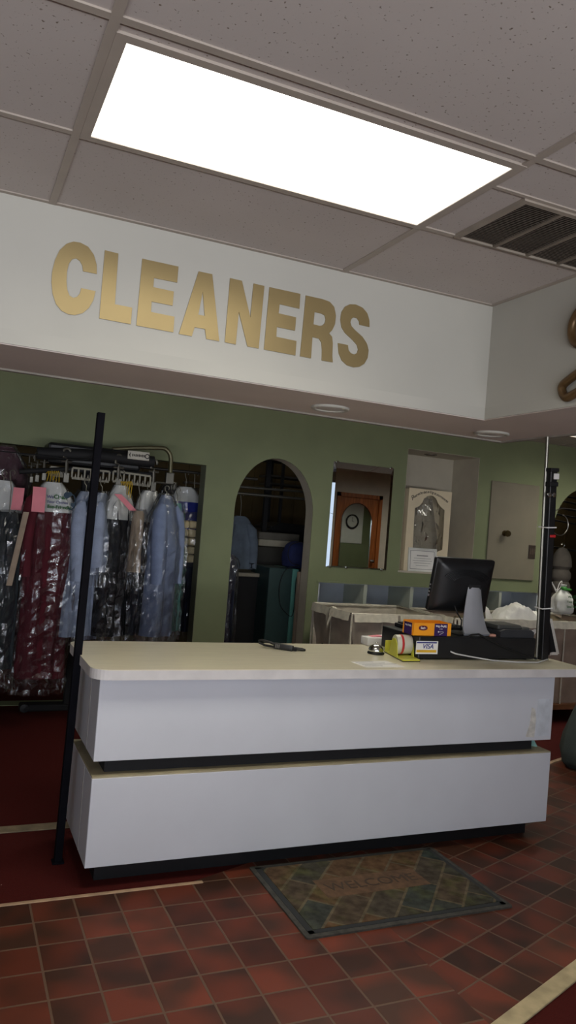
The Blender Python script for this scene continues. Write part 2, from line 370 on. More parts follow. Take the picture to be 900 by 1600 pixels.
def loop_rect(x0, z0, x1, z1): return [(x0,z0),(x1,z0),(x1,z1),(x0,z1)]
def loop_arch(x0, x1, zs, zt, n=20):
    cx, r = (x0+x1)/2, (x1-x0)/2
    return [(x0,.003),(x1,.003)] + [(cx+r*math.cos(PI*k/n), zs+(zt-zs)*math.sin(PI*k/n)) for k in range(n+1)]
OPEN = (-1.3, 1.842, 1.893)
ARCH1 = (2.107, 2.813, 1.565, 2.013)
ARCH2 = (5.435, 6.16, 1.58, 2.06)
NICHE = (3.708, 4.50, 1.142, 2.242)
CUB = (2.92, 5.31, .56, 1.004)
b = BM(); fill2d(b, [loop_rect(-4, 0, 12.5, 2.7), loop_rect(OPEN[0], .003, OPEN[1], OPEN[2]), loop_arch(*ARCH1), loop_arch(*ARCH2), loop_rect(NICHE[0], NICHE[2], NICHE[1], NICHE[3]), loop_rect(CUB[0], CUB[2], CUB[1], CUB[3])],
       (0, YW+.07, 0), (1,0,0), (0,0,1), .07); struct('wall_back', b, GREEN)
for k, A_ in enumerate((ARCH1, ARCH2)):
    b = BM(); L = loop_arch(*A_, 28)[1:]; L.append((A_[0], .003))
    a_ = [b.verts.new((x, YW+.002, z)) for x, z in L]; c_ = [b.verts.new((x, YW+.14, z)) for x, z in L]
    cxm = (A_[0]+A_[1])/2
    for v in a_+c_: v.co.x += .0015*(-1 if v.co.x > cxm else 1); v.co.z -= .0015 if v.co.z > 1.2 else 0
    for i in range(len(L)-1): b.faces.new((a_[i], a_[i+1], c_[i+1], c_[i]))
    struct('trim_%d' % (8+k), b, mat('arch_reveal_lit', (196, 190, 172), .7, var=.03), True)  # liner painted pale so the reveal looks lit
b = BM(); box(b, (OPEN[1]-.002, YW+.002, .003), (OPEN[1]+.001, YW+.14, OPEN[2])); struct('trim_10', b, GREENJ)
# niche liner: five thin inner faces
b = BM(); x0, x1, z0, z1 = NICHE; d = .41
box(b, (x0-.012, YW+.001, z0), (x0+.003, YW+d, z1)); box(b, (x1-.003, YW+.001, z0), (x1+.012, YW+d, z1))
box(b, (x0-.012, YW+d, z0-.012), (x1+.012, YW+d+.012, z1+.012)); box(b, (x0-.012, YW-.004, z0-.014), (x1+.012, YW+d, z0+.003)); box(b, (x0-.012, YW+.001, z1-.003), (x1+.012, YW+d, z1+.012))
struct('wall_niche', b, mat('niche_cream', (190, 183, 166), .7, var=.02))
b = BM(); box(b, (-4.1, -2.6, 0), (-4, 9, 2.75)); struct('wall_left', b, mat('wall_cream', (190, 184, 170), .8))
b = BM(); box(b, (12.5, -2.6, 0), (12.6, 9, 2.75)); struct('wall_right', b, mat('wall_cream_right', (178, 168, 150), .8))
b = BM(); fill2d(b, [loop_rect(-4, 0, 4.9, 2.7), loop_rect(-3.7, .55, -.15, 2.45), loop_rect(.05, .55, 3.6, 2.45)], (0, -2.65, 0), (1,0,0), (0,0,1), .05); struct('wall_front', b, MATS['wall_cream'])
TAUPEW = mat('taupe_wall', (232, 220, 203), .75, var=.02)
b = BM(); fill2d(b, [loop_rect(4.9, 0, 12.5, 2.7), loop_rect(6.38, .003, 7.22, 2.1)], (0, -.61, 0), (1,0,0), (0,0,1), .06); struct('wall_corner', b, TAUPEW)
b = BM(); box(b, (4.84, -2.6, 0), (4.94, -.56, 2.7)); struct('wall_return', b, TAUPEW)
GLASS = bpy.data.materials.new('window_glass'); n = NT(GLASS)
tr = n.new('ShaderNodeBsdfTransparent'); gl = n.new('ShaderNodeBsdfGlossy'); gl.inputs['Roughness'].default_value = .02; fr = n.new('ShaderNodeFresnel'); mx = n.new('ShaderNodeMixShader')
n.link(fr.outputs[0], mx.inputs[0]); n.link(tr.outputs[0], mx.inputs[1]); n.link(gl.outputs[0], mx.inputs[2]); n.link(mx.outputs[0], n.out.inputs[0])
for k, (xa, xb) in enumerate(((-3.7, -.15), (.05, 3.6))):
    w = BM()
    for (a, c) in (((xa, -2.68, .55), (xb, -2.62, .60)), ((xa, -2.68, 2.40), (xb, -2.62, 2.45)), ((xa, -2.68, .55), (xa+.05, -2.62, 2.45)), ((xb-.05, -2.68, .55), (xb, -2.62, 2.45)), (((xa+xb)/2-.025, -2.68, .55), ((xa+xb)/2+.025, -2.62, 2.45))): box(w, a, c)
    wn = struct('window_%d' % (k+1), w, DULLSTEEL)
    w = BM(); box(w, (xa+.05, -2.652, .6), (xb-.05, -2.648, 2.4)); struct('pane', w, GLASS, parent=wn)
# back room behind the green wall
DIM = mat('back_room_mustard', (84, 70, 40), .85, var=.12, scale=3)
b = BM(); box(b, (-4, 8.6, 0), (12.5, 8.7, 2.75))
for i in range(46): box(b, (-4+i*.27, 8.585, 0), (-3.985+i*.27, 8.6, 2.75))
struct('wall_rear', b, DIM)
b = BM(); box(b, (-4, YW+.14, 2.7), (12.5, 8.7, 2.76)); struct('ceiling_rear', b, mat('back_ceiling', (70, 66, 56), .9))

# ------------------------------------------------------------------ ceiling, grid, bulkhead
CEIL = ceil_mat()
b = BM(); box(b, (-4, -2.6, H), (12.5, YS+.02, H+.05)); struct('ceiling', b, CEIL)
b = BM(); box(b, (2.85, 3.0, HR), (12.5, YW, HR+.05)); box(b, (-4, 3.58, HR), (2.85, YW, HR+.05)); struct('ceiling_back', b, CEIL)
TBAR = mat('tbar_paint', (164, 154, 144), .6, var=.02)
GX = [.258+1.24*k for k in range(-3, 10)]; GYs = [2.42, 1.805, 1.19, .575, -.04, -.655, -1.27, -1.885]
b = BM()
for x in GX: box(b, (x-.013, -2.6, H-.006), (x+.013, YS, H+.001))
for y in GYs: box(b, (-4, y-.013, H-.0055), (12.5, y+.013, H+.001))
box(b, (1.498, 2.006, H-.005), (2.318, 2.022, H+.001)); box(b, (-4, YS-.022, H-.005), (2.318, YS, H+.001)); box(b, (2.296, -2.6, H-.0045), (2.318, YS, H+.001))
struct('trim_5', b, TBAR)
b = BM()
for x in (4.2, 5.42, 6.64): box(b, (x-.013, 3.0, HR-.006), (x+.013, YW, HR+.001))
for y in (3.55, 4.16, 4.77, 5.36): box(b, (2.85, y-.013, HR-.0055), (12.5, y+.013, HR+.001))
struct('trim_6', b, TBAR)
# bulkhead: L-shaped, white faces, paler, warmer underside
SX0, SX1, SY1 = 2.318, 2.885, 3.59
b = BM(); box(b, (-4, YS, ZS), (SX1, SY1, H+.05)); struct('soffit_beam', b, WHITEP)
b = BM(); box(b, (SX0, -2.6, ZS), (SX1, YS, H+.05)); struct('soffit_beam_return', b, WHITEP)
b = BM()
prism(b, [(-4, YS+.004, ZS), (SX0+.004, YS+.004, ZS), (SX0+.004, -2.6, ZS), (SX1-.004, -2.6, ZS), (SX1-.004, SY1-.004, ZS), (-4, SY1-.004, ZS)], (0, 0, -.004)); struct('soffit_ceiling', b, UNDER)
b = BM()   # corner beads along the lower edge
box(b, (-4, YS-.0025, ZS), (SX0-.0025, YS, ZS+.055)); box(b, (SX0-.0025, -2.6, ZS), (SX0, YS, ZS+.055)); struct('trim_11', b, WHITEP); b = BM(); box(b, (-4, SY1-.03, ZS-.012), (SX1, SY1, ZS)); box(b, (SX1-.03, -2.6, ZS-.0118), (SX1, SY1, ZS))
struct('trim_7', b, mat('bead_white', (150, 145, 136), .8))

# ------------------------------------------------------------------ ceiling lights
LENS = emis('lit_diffuser', (255, 250, 236), 15., .55)
def ceiling_light(x0, y0, x1, y1, z, label, group=None):
    t = thing('ceiling_light', label, 'light', ((x0+x1)/2, (y0+y1)/2, z), group)
    f = BM(); w = .03; box(f, (x0-w, y0-w, z-.008), (x1+w, y0, z)); box(f, (x0-w, y1, z-.008), (x1+w, y1+w, z)); box(f, (x0-w, y0, z-.008), (x0, y1, z)); box(f, (x1, y0, z-.008), (x1+w, y1, z))
    obj('frame', f, TBAR, t)
    f = BM(); box(f, (x0, y0, z-.005), (x1, y1, z-.001)); o = obj('diffuser', f, LENS, t)
    return t
p0 = G(197, 62, H); p1 = G(650, 348, H)
ceiling_light(p0.x+.002, p0.y, p1.x+.006, p1.y+.003, H, 'long bright fluorescent light panel in the ceiling in front of the gold sign')
q = G(880, 679, HR)
ceiling_light(q.x, q.y-.52, q.x+1.16, q.y, HR, 'small lit ceiling light panel glimpsed past the end of the white bulkhead')
ceiling_light(.30, -.62, 1.46, -.10, H, 'added unseen ceiling light panel near the shop window')  # out of view, added to raise the general light level
ceiling_light(6.50, .62, 7.66, 1.14, H, 'added unseen ceiling light panel brightening the oak door')  # extra panel, put in to brighten the mirrored door and wall
LENS2 = emis('added_panel_diffuser', (255, 248, 230), 6., .55)  # weaker glow for the two added panels
for (a_, c_, lb) in ((2.05, 4.15, 'added light panel over the workspace hidden by the bulkhead'), (9.5, 4.15, 'added unseen light panel far along the green wall')):  # unseen panels added to lift the dim back half and far wall
    o = ceiling_light(a_, c_, a_+1.16, c_+.52, HR, lb); o.children[1].data.materials[0] = LENS2
# return-air vent
va = G(640+650/3.46, 180+465/3.46, H); 
t = thing('ceiling_vent', 'dark slotted air vent set in the ceiling beside the light panel', 'vent', (1.98, 2.24, H))
vx0, vx1, vy0, vy1 = 1.668, 2.272, 2.045, 2.405
f = BM(); w = .022; box(f, (vx0-w, vy0-w, H-.012), (vx1+w, vy0, H)); box(f, (vx0-w, vy1, H-.012), (vx1+w, vy1+w*.5, H)); box(f, (vx0-w, vy0, H-.012), (vx0, vy1, H)); box(f, (vx1, vy0, H-.012), (vx1+w, vy1, H)); obj('frame', f, mat('vent_frame', (150, 140, 128), .7), t)
f = BM(); box(f, (vx0, vy0, H-.003), (vx1, vy1, H-.001)); obj('backing', f, mat('vent_dark', (62, 54, 46), .9), t)
f = BM(); 
for i in range(30):
    y = vy0+.006+i*(vy1-vy0-.01)/30; Mx = Matrix.Translation((0, y, H-.006)) @ Matrix.Rotation(math.radians(38), 4, 'X'); box(f, (vx0, -.004, -.0006), (vx1, .004, .0006), Mx)
o = obj('louvre', f, mat('vent_fin', (88, 78, 68), .7), t)
for x in (1.826, 1.985, 2.143):
    f = BM(); box(f, (x-.007, vy0, H-.0125), (x+.007, vy1, H-.003)); obj('divider', f, mat('vent_bar', (124, 114, 102), .7), t)
# plain strip of tile framing between grid and vent
# downlights in the bulkhead
for i, (px, py, lb) in enumerate(((516, 635.5, 'round recessed downlight in the bulkhead underside below the gold letters'), (768, 675.5, 'round recessed downlight at the bulkhead corner above the white niche'))):
    c = G(px, py, ZS); t = thing('recessed_downlight', lb, 'light', (c.x, c.y, ZS), 'unlit downlights in the bulkhead')
    f = BM(); lathe(f, [(.094, -.004), (.094, -.012), (.088, -.016), (.074, -.014), (.070, -.006)], (c.x, c.y, ZS), 36); obj('trim_ring', f, WHITEP, t, True)
    f = BM(); lathe(f, [(.072, -.009), (.05, -.011), (0, -.012)], (c.x, c.y, ZS), 36); obj('lens', f, mat('frosted_lens', (206, 200, 194), .4), t, True)
c = Vector(((NICHE[0]+NICHE[1])/2-.02, YW+.2, NICHE[3]))
t = thing('recessed_downlight', 'small dark downlight ring in the top of the white wall niche', 'light', c)
f = BM(); lathe(f, [(.06, 0), (.06, -.01), (.05, -.012), (.045, -.004)], c, 28); obj('trim_ring', f, mat('bronze_ring', (110, 100, 88), .4, .4), t, True)
f = BM(); lathe(f, [(.046, -.003), (0, -.004)], c, 28); obj('lens', f, BLACKM, t)

# ------------------------------------------------------------------ gold wall sign
def c1(L): return [P(60+x*.3, 360+y*.3, YS) for x, y in L]
def c2(L): return [P(330+x*.3, 420+y*.3, YS) for x, y in L]
LET = [
 ('c', [c1([(303,228),(302,180),(287,128),(258,87),(218,66),(182,60),(145,72),(110,105),(86,155),(71,215),(67,270),(73,330),(91,385),(120,420),(155,438),(190,442),(230,432),(262,405),(285,365),(297,318),(222,302),(215,330),(200,348),(180,353),(160,340),(149,310),(145,265),(148,215),(158,175),(175,152),(195,147),(215,160),(228,185),(232,214)])]),
 ('l', [c1([(345,105),(415,122),(397,386),(487,404),(480,490),(316,459)])]),
 ('e', [c1([(540,149),(728,190),(721,273),(601,249),(597,297),(704,320),(697,393),(588,372),(585,426),(707,451),(701,532),(509,496)])]),
 ('a', [[P(*q, YS) for q in ((309.9,424.5),(331.1,428.9),(342,533.4),(321.9,529.8),(319.8,514.6),(303.6,511.5),(299.1,525.6),(279,522))], [P(*q, YS) for q in ((316.3,456),(309.3,492),(319.4,494))]]),
 ('n', [c2([(97,50),(158,64),(202,255),(219,78),(275,91),(245,416),(187,405),(142,225),(126,395),(69,383)])]),
 ('e', [c2([(302,97),(462,132),(457,209),(354,185),(349,233),(440,254),(434,323),(340,304),(337,355),(442,377),(436,452),(273,421)])]),
 ('r', [c2([(491,140),(580,160),(615,173),(638,200),(647,245),(642,290),(628,320),(612,337),(627,355),(631,390),(628,455),(631,488),(574,478),(575,420),(572,385),(560,365),(525,356),(517,467),(461,456)]), c2([(536,226),(572,234),(588,243),(594,263),(590,283),(578,296),(560,298),(530,290)])]),
 ('s', [c2([(822,304),(770,292),(768,275),(757,258),(740,254),(727,262),(722,280),(728,300),(748,322),(785,355),(808,390),(817,425),(812,465),(795,495),(770,511),(740,514),(705,503),(678,478),(662,440),(658,388),(710,398),(713,425),(725,441),(742,447),(757,440),(763,420),(757,398),(735,372),(695,335),(677,305),(671,265),(677,225),(695,198),(720,186),(750,187),(785,203),(810,232),(821,268)])]),
]
sign = thing('wall_sign', 'gold block letters reading CLEANERS across the white bulkhead', 'sign', (.95, YS, 2.3))
for ch, loops in LET:
    f = BM(); fill2d(f, [[(p.x, p.z) for p in L] for L in loops], (0, YS-.003, 0), (1,0,0), (0,0,1), .0025); obj('letter', f, GOLD, sign)

# big hanger emblem on the bulkhead return (only its left end reaches into the photo)
def hp(y, z): return Vector((SX0-.016, y, z))
f = BM()
e0 = PX(890, 545, SX0); e1 = PX(870, 614, SX0)      # hook bend and left shoulder as seen
yl, zl = e1.y-.045, e1.z-.004
sh = []
def smooth_loop(L, k=6, closed=True):
    n = len(L); out = []
    for i in range(n if closed else n-1):
        p = [Vector(L[(i+j-1) % n] if closed else L[max(0, min(n-1, i+j-1))]) for j in range(4)]
        for s in range(k):
            t = s/k; out.append(.5*((2*p[1])+(p[2]-p[0])*t+(2*p[0]-5*p[1]+4*p[2]-p[3])*t*t+(3*p[1]-p[0]-3*p[2]+p[3])*t**3))
    if not closed: out.append(Vector(L[-1]))
    return out
hang = thing('hanger_emblem', 'large brown clothes hanger emblem mounted on the bulkhead return', 'sign', hp(yl-.38, zl))
HL = [(-.005, 0), (-.002, .025), (-.03, .05), (-.15, .11), (-.36, .215), (-.57, .11), (-.69, .05), (-.718, .02), (-.71, -.02), (-.67, -.03), (-.55, .015), (-.36, .045), (-.17, .015), (-.05, -.03), (-.02, -.024)]
loop = smooth_loop([(yl+a, zl+c*.85) for a, c in HL])
tube(f, [hp(p.x, p.y) for p in loop], .0185, 10, True); obj('hanger_bar', f, BRASS, hang, True)
f = BM()
hk = [(-.36, .18), (-.352, .212), (-.29, .222), (-.15, .188), (-.075, .188), (-.036, .232), (-.04, .292), (-.085, .337), (-.16, .352), (-.25, .33)]
tube(f, [hp(p.x, p.y) for p in smooth_loop([(yl+a, zl+c) for a, c in hk], 6, False)], .0185, 10); obj('hook', f, BRASS, hang, True)

# ------------------------------------------------------------------ counter
cx0, cx1 = .578, 2.84; YF = 2.985; YB = 3.50
cnt = thing('reception_counter', 'long white laminate reception counter with a cream top and black recess bands', 'counter', (1.7, 3.25, 0))
def rr_loop(x0, y0, x1, y1, r, n=8):
    L = []
    for (x, y, a) in ((x1-r, y1-r, 0), (x0+r, y1-r, PI/2), (x0+r, y0+r, PI), (x1-r, y0+r, 1.5*PI)):
        L += [(x+r*math.cos(a+PI/2*k/n), y+r*math.sin(a+PI/2*k/n)) for k in range(n+1)]
    return L
ctl = rr_loop(.538, 2.938, 3.012, 3.60, .075)
f = BM(); fill2d(f, [ctl], (0, 0, CT-.0012), (1,0,0), (0,1,0), .0012); top = obj('countertop', f, LAMTOP, cnt)
f = BM(); fill2d(f, [ctl], (0, 0, CT-.0214), (1,0,0), (0,1,0), .019); obj('countertop_edge', f, LAMEDGE, cnt)
f = BM(); rbox(f, (cx0, YF, .495), (cx1-.004, YB, CT-.0405), .002, 1); obj('upper_panel', f, LAMW, cnt)
f = BM(); rbox(f, (cx0, YF, .088), (cx1+.004, YB+.02, .43), .002, 1); obj('lower_panel', f, LAMW, cnt)
f = BM(); prism(f, [(cx0+.001, YF+.001, .43), (cx1+.002, YF+.001, .43), (cx1+.002, YB, .43), (cx0+.001, YB, .43)], (0,0,.006)); obj('ledge', f, LEDGE, cnt)
f = BM(); box(f, (cx0+.055, YF+.055, .436), (cx1-.075, YB-.06, .496)); obj('recess_band', f, BLACKM, cnt)
f = BM(); box(f, (cx0+.055, YF+.085, 0), (cx1-.05, YB-.05, .089)); obj('toe_kick', f, BLACK, cnt)
for z0, z1 in ((.495, .815), (.088, .43)):
    f = BM(); box(f, (cx0-.0015, YF+.17, z0+.002), (cx0, YF+.176, z1-.002)); obj('side_seam', f, mat('seam_grey', (150, 146, 140), .6), cnt)
f = BM(); box(f, (cx1-.105, YF-.0012, .515), (cx1-.022, YF, .70)); obj('tape_patch', f, mat('old_tape', (200, 205, 212), .3, var=.05, scale=20), cnt)
f = BM(); fill2d(f, [[(cx1-.165, .515), (cx1-.112, .51), (cx1-.108, .60), (cx1-.118, .65), (cx1-.14, .66), (cx1-.145, .58)]], (0, YF-.0006, 0), (1,0,0), (0,0,1), .0006); obj('glue_residue', f, mat('glue', (203, 200, 192), .7, var=.08, scale=40), cnt)
# teal scrap sticking out of the recess at the right end
f = BM(); surf(f, lambda u, v: Vector((cx1-.07+.07*u*(1-.55*v), YF+.10+.12*v*0+.02*math.sin(6*u), .4365+.057*v*(1-.25*u*u))), 10, 8); t_ = obj('plastic_scrap', f, mat('teal_scrap', (150, 196, 188), .5, var=.1), None, True); tag(t_, 'pale teal plastic scrap poking out of the counter recess at its end', 'scrap')

# leaning black post beside the counter
f = BM(); a = P(90, 1345, 3.262); c = P(158, 645, 3.262); a.z = 0
d = (c-a).normalized(); Mx = Matrix.Translation(a) @ Vector((0,0,1)).rotation_difference(d).to_matrix().to_4x4()
t = thing('metal_post', 'tall slim black metal post standing at the counter end', 'post', a)
g = BM(); rbox(g, (-.0155, -.0155, .004), (.0155, .0155, (c-a).length), .002, 1, Mx); obj('post_tube', g, BLKMETAL, t)
g = BM(); rbox(g, (a.x-.024, a.y-.024, 0), (a.x+.024, a.y+.024, .008), .002, 1); obj('foot_plate', g, BLKMETAL, t)

# utility pole on the counter: chrome pole plus black cable duct
pb = G(846, 1030, CT); ptp = G(855.5, 682, ZS); pb = Vector((2.878, 3.21, CT)); 
t = thing('utility_pole', 'chrome pole with black cable cover rising from the counter to the bulkhead', 'pole', pb)
pt_ = Vector((2.872, 3.226, ZS-.01))
pbx = G(838.5, 1029, CT); pb = Vector((pbx.x, pbx.y, CT)); t.location = pb
pt_ = Vector((G(855.5, 682, ZS-.01).x, G(855.5, 682, ZS-.01).y, ZS-.012))
f = BM(); tube(f, [pb, pt_], .0095, 12); obj('chrome_pole', f, DULLSTEEL, t, True)
f = BM(); tube(f, [pb+Vector((-.014, -.012, 0)), pb.lerp(pt_, .86)+Vector((-.014, -.012, 0))], .0035, 8); obj('side_rod', f, DULLSTEEL, t, True)
dirp = (pt_-pb).normalized(); Mx = Matrix.Translation(pb) @ Vector((0,0,1)).rotation_difference(dirp).to_matrix().to_4x4(); Lp = (pt_-pb).length
f = BM(); rbox(f, (-.006, -.045, 0), (.040, -.012, Lp*.852), .005, 2, Mx); obj('cable_cover', f, BLACK, t)
f = BM(); rbox(f, (-.010, -.050, Lp*.78), (.046, -.008, Lp*.80), .003, 1, Mx); obj('clamp', f, BLACKM, t); f = BM(); rbox(f, (-.008, -.05, Lp*.845), (.047, -.008, Lp*.862), .003, 1, Mx); obj('clamp', f, BLACKM, t)
f = BM(); rbox(f, (.012, -.052, Lp*.812), (.046, -.044, Lp*.838), .002, 1, Mx); obj('label_sticker', f, WHITE, t)
for k, z in enumerate((.595, .232)):
    f = BM(); box(f, (-.021, -.049, Lp*z), (.046, -.047, Lp*z+.006), Mx); box(f, (-.022, -.049, Lp*z), (-.020, .012, Lp*z+.006), Mx); box(f, (.045, -.049, Lp*z), (.047, .012, Lp*z+.006), Mx); box(f, (-.021, .010, Lp*z), (.046, .012, Lp*z+.006), Mx); obj('zip_tie', f, WHITE, t)
for k in (-.012, .016):
    f = BM(); lathe(f, [(.013, 0), (.013, .008), (.004, .011), (0, .011)], Mx @ Vector((k, -.045, Lp*.742)), 12, Matrix.Rotation(PI/2, 4, 'X')); obj('screw_knob', f, CHROME, t, True)
f = BM(); rbox(f, (.006, -.05, Lp*.553), (.044, -.046, Lp*.565), .002, 1, Mx); obj('red_tape', f, mat('red_tape', (190, 40, 44), .5), t)
# wire rings hanging off the pole
rc = P(877, 818, 3.2); q = rc
f = BM(); RU = Vector((.92, -.39, 0)); RZ = Vector((.05, 0, 1))
pts = arc(P(877, 815, 3.17), RU, RZ, .060, PI*.55, PI*2.05, 26)
big = [P(x, y, 3.17+.002*i) for i, (x, y) in enumerate(((861, 803), (866, 799), (874, 795.5), (884, 794.5), (895, 795.5), (905, 798), (915, 802)))]
tube(f, [P(x, y, 3.17) for x, y in smooth_loop([(861,803),(859,812),(859,820),(862,828),(868,834),(875,836.5),(882,834),(887,826),(887.5,816),(884,808),(880,805)], 5, False)], .0022, 6)
tube(f, [P(p.x, p.y, 3.17) for p in smooth_loop([(861,803),(866,799),(874,795.5),(884,794.5),(895,795.5),(905,798),(918,806),(922,820)], 5, False)], .0022, 6)
tag(obj('wire_ring', f, DULLSTEEL, None, True), 'thin looped metal wire ring fastened to the black cable cover', 'ring')

# ------------------------------------------------------------------ doormat
m0, m1, m2, m3 = G(393, 1354, 0), G(678, 1329, 0), G(804, 1421, 0), G(479, 1469, 0)
X0, X1, Y0, Y1 = m3.x-.002, m2.x, (m2.y+m3.y)/2, (m0.y+m1.y)/2+.0
t = thing('doormat', 'slate patterned welcome mat on the tiles against the counter base', 'mat', ((X0+X1)/2, (Y0+Y1)/2, .003))
Yt = 3.06
f = BM(); fill2d(f, [rr_loop(X0, Y0, X1, Y1, .012, 3)], ((0), 0, .0065), (1,0,0), (0,1,0), .0035); obj('rubber_edge', f, mat('rubber_edge', (62, 60, 54), .85, var=.15, scale=30), t)
f = BM(); box(f, (X0+.045, Y0+.045, .0102), (X1-.04, Y1-.03, .0125)); obj('woven_field', f, mat_mat(), t)
f = BM()
for (a, c) in (((X0+.02, Y0+.022, .0101), (X1-.02, Y0+.042, .0115)), ((X0+.02, Y1-.03, .0101), (X1-.02, Y1-.016, .0115)), ((X0+.02, Y0+.022, .0101), (X0+.042, Y1-.016, .0115)), ((X1-.04, Y0+.022, .0101), (X1-.02, Y1-.016, .0115))): box(f, a, c)
obj('border_band', f, mat('mat_border', (40, 42, 42), .9), t)
mcx, mcy = (X0+X1)/2-.01, (Y0+Y1)/2+.03
f = BM(); box(f, (mcx-.24, mcy-.075, .0124), (mcx+.24, mcy+.075, .0128)); obj('name_panel', f, mat('mat_brown', (92, 68, 46), .95, var=.14, scale=30), t)
f = BM(); text(f, 'WELCOME', .088, (mcx, mcy, .0133), (1,0,0), (0,1,0), .0004); obj('lettering', f, mat('mat_letter', (66, 52, 38), .95), t)

# ------------------------------------------------------------------ things on the counter
# paper under tape near the front edge
f = BM(); L = [G(548, 1034, CT), G(603, 1032.5, CT), G(634, 1042.5, CT), G(572, 1043, CT)]; prism(f, L, (0,0,.0006)); pp = thing('paper_notice', 'white printed notice taped flat on the counter front edge', 'paper', (L[0].x, L[0].y, CT))
obj('sheet', f, WHITE, pp)
u = (L[1]-L[0]).normalized(); v = (L[0]-L[3]).normalized()
for r in range(4):
    o = L[0].lerp(L[3], .16+r*.2)+u*.012; f = BM(); prism(f, [o+Vector((0,0,.0006)), o+u*(.10+.05*((r*7) % 3))+Vector((0,0,.0006)), o+u*(.10+.05*((r*7) % 3))-v*.007+Vector((0,0,.0006)), o-v*.007+Vector((0,0,.0006))], (0,0,.0004)); obj('text_line', f, INKGREY, pp)
# service bell
c = G(587, 1021.5, CT); t = thing('service_bell', 'chrome service bell with black base beside the yellow tape dispenser', 'bell', c)
f = BM(); lathe(f, [(0, 0), (.041, 0), (.043, .004), (.041, .009), (.034, .013), (0, .013)], c, 32); obj('base', f, BLACK, t, True)
f = BM(); lathe(f, [(.037, .013), (.038, .017), (.036, .027), (.030, .037), (.019, .044), (.007, .047), (0, .0475)], c, 32); obj('dome', f, CHROME, t, True)
f = BM(); lathe(f, [(.003, .046), (.003, .054), (.006, .055), (.006, .059), (0, .061)], c, 16); obj('plunger', f, CHROME, t, True)
# tape dispenser
a = G(600, 1019, CT); bb = G(629, 1034.5, CT); c_ = G(656.5, 1034, CT)
t = thing('tape_dispenser', 'yellow steel packing tape dispenser holding a large roll', 'dispenser', a)
wv = (c_-bb); wl = wv.length; wv.normalize(); dv = Vector((-wv.y, wv.x, 0)); dl = .235
dv = (a-bb).normalized(); dl = (a-bb).length
Md = Matrix.Translation(bb) @ Matrix((wv, dv, Vector((0,0,1)))).transposed().to_4x4()
W_ = wl*1.0
f = BM(); rbox(f, (0, 0, .0), (W_, dl, .004), .001, 1, Md); obj('base', f, BLACK, t)
f = BM(); rbox(f, (0, 0, .004), (W_, dl, .010), .001, 1, Md); obj('base_plate', f, YELLOW, t)
def cheek(x):
    g = BM(); pr = [(dl*.30, .01), (dl*.72, .01), (dl*.72, .035), (dl*.68, .06), (dl*.60, .088), (dl*.51, .093), (dl*.43, .088), (dl*.36, .07), (dl*.33, .04)]
    prism(g, [Md @ Vector((x, y, z)) for y, z in pr], Md.to_3x3() @ Vector((.004, 0, 0))); return g
obj('cheek', cheek(.001), YELLOW, t); obj('cheek', cheek(W_-.005), YELLOW, t)
f = BM(); prism(f, [Md @ Vector((.004, y, z)) for y, z in ((0.004, .01), (.008, .01), (.014, .045), (.010, .046))], Md.to_3x3() @ Vector((W_-.008, 0, 0))); 
f2 = BM(); prism(f2, [Md @ Vector((.0, y, z)) for y, z in ((dl-.012, .01), (dl-.006, .01), (dl-.006, .062), (dl-.012, .062))], Md.to_3x3() @ Vector((W_*.62, 0, 0))); obj('back_plate', f2, YELLOW, t)
f.free()
ax = Md @ Vector((W_*.5, dl*.51, .062)); Mr = (Matrix((Vector((0,0,1)), dv, wv)).transposed()).to_4x4()
ro = Matrix((dv, Vector((0,0,1)).cross(dv)*0+Vector((0,0,1)), wv)).transposed().to_4x4()
f = BM(); hw = W_*.5-.006
lathe(f, [(.030, -hw), (.046, -hw), (.047, -hw+.002), (.047, hw-.002), (.046, hw), (.030, hw), (.030, -hw)], ax, 36, ro); roll = obj('tape_roll', f, mat('tape_white', (205, 202, 186), .35, var=.02), t, True)
f = BM(); lathe(f, [(.0475, -hw*.42), (.0485, -hw*.40), (.0485, -hw*.14), (.0475, -hw*.12)], ax, 36, ro); obj('red_band', f, mat('red_band', (200, 56, 60), .4), roll, True)
f = BM(); lathe(f, [(.0, -hw-.004), (.026, -hw-.004), (.028, -hw), (.028, hw), (.0, hw)], ax, 20, ro); obj('hub', f, YELLOW, t, True)
# white ticket block with a pink flag
c = G(574, 1009, CT); e = G(598, 1009, CT); ww = .075
t = thing('ticket_block', 'white ticket block with a pink slip on top behind the bell', 'tickets', c)
f = BM(); rbox(f, (c.x, c.y, CT), (e.x+.005, c.y+.075, CT+.042), .002, 1); obj('block', f, WHITE, t)
f = BM(); w0 = P(581, 998.5, c.y+.03); w1 = P(597, 993.5, c.y+.03); w2 = P(600, 1003, c.y+.03); w0.z = CT+.0425
w2.z = max(w2.z, CT+.0425)
prism(f, [w0, w2, w1], (0, .045, 0)); obj('pink_slip', f, PINK, t)
f = BM(); prism(f, [w1+Vector((-.002, -.001, -.004)), w2+Vector((.004, -.001, 0)), w2+Vector((.012, -.001, .006)), w1+Vector((.005, -.001, .0))], (0, .046, 0)); obj('slip_edge', f, WHITE, t)

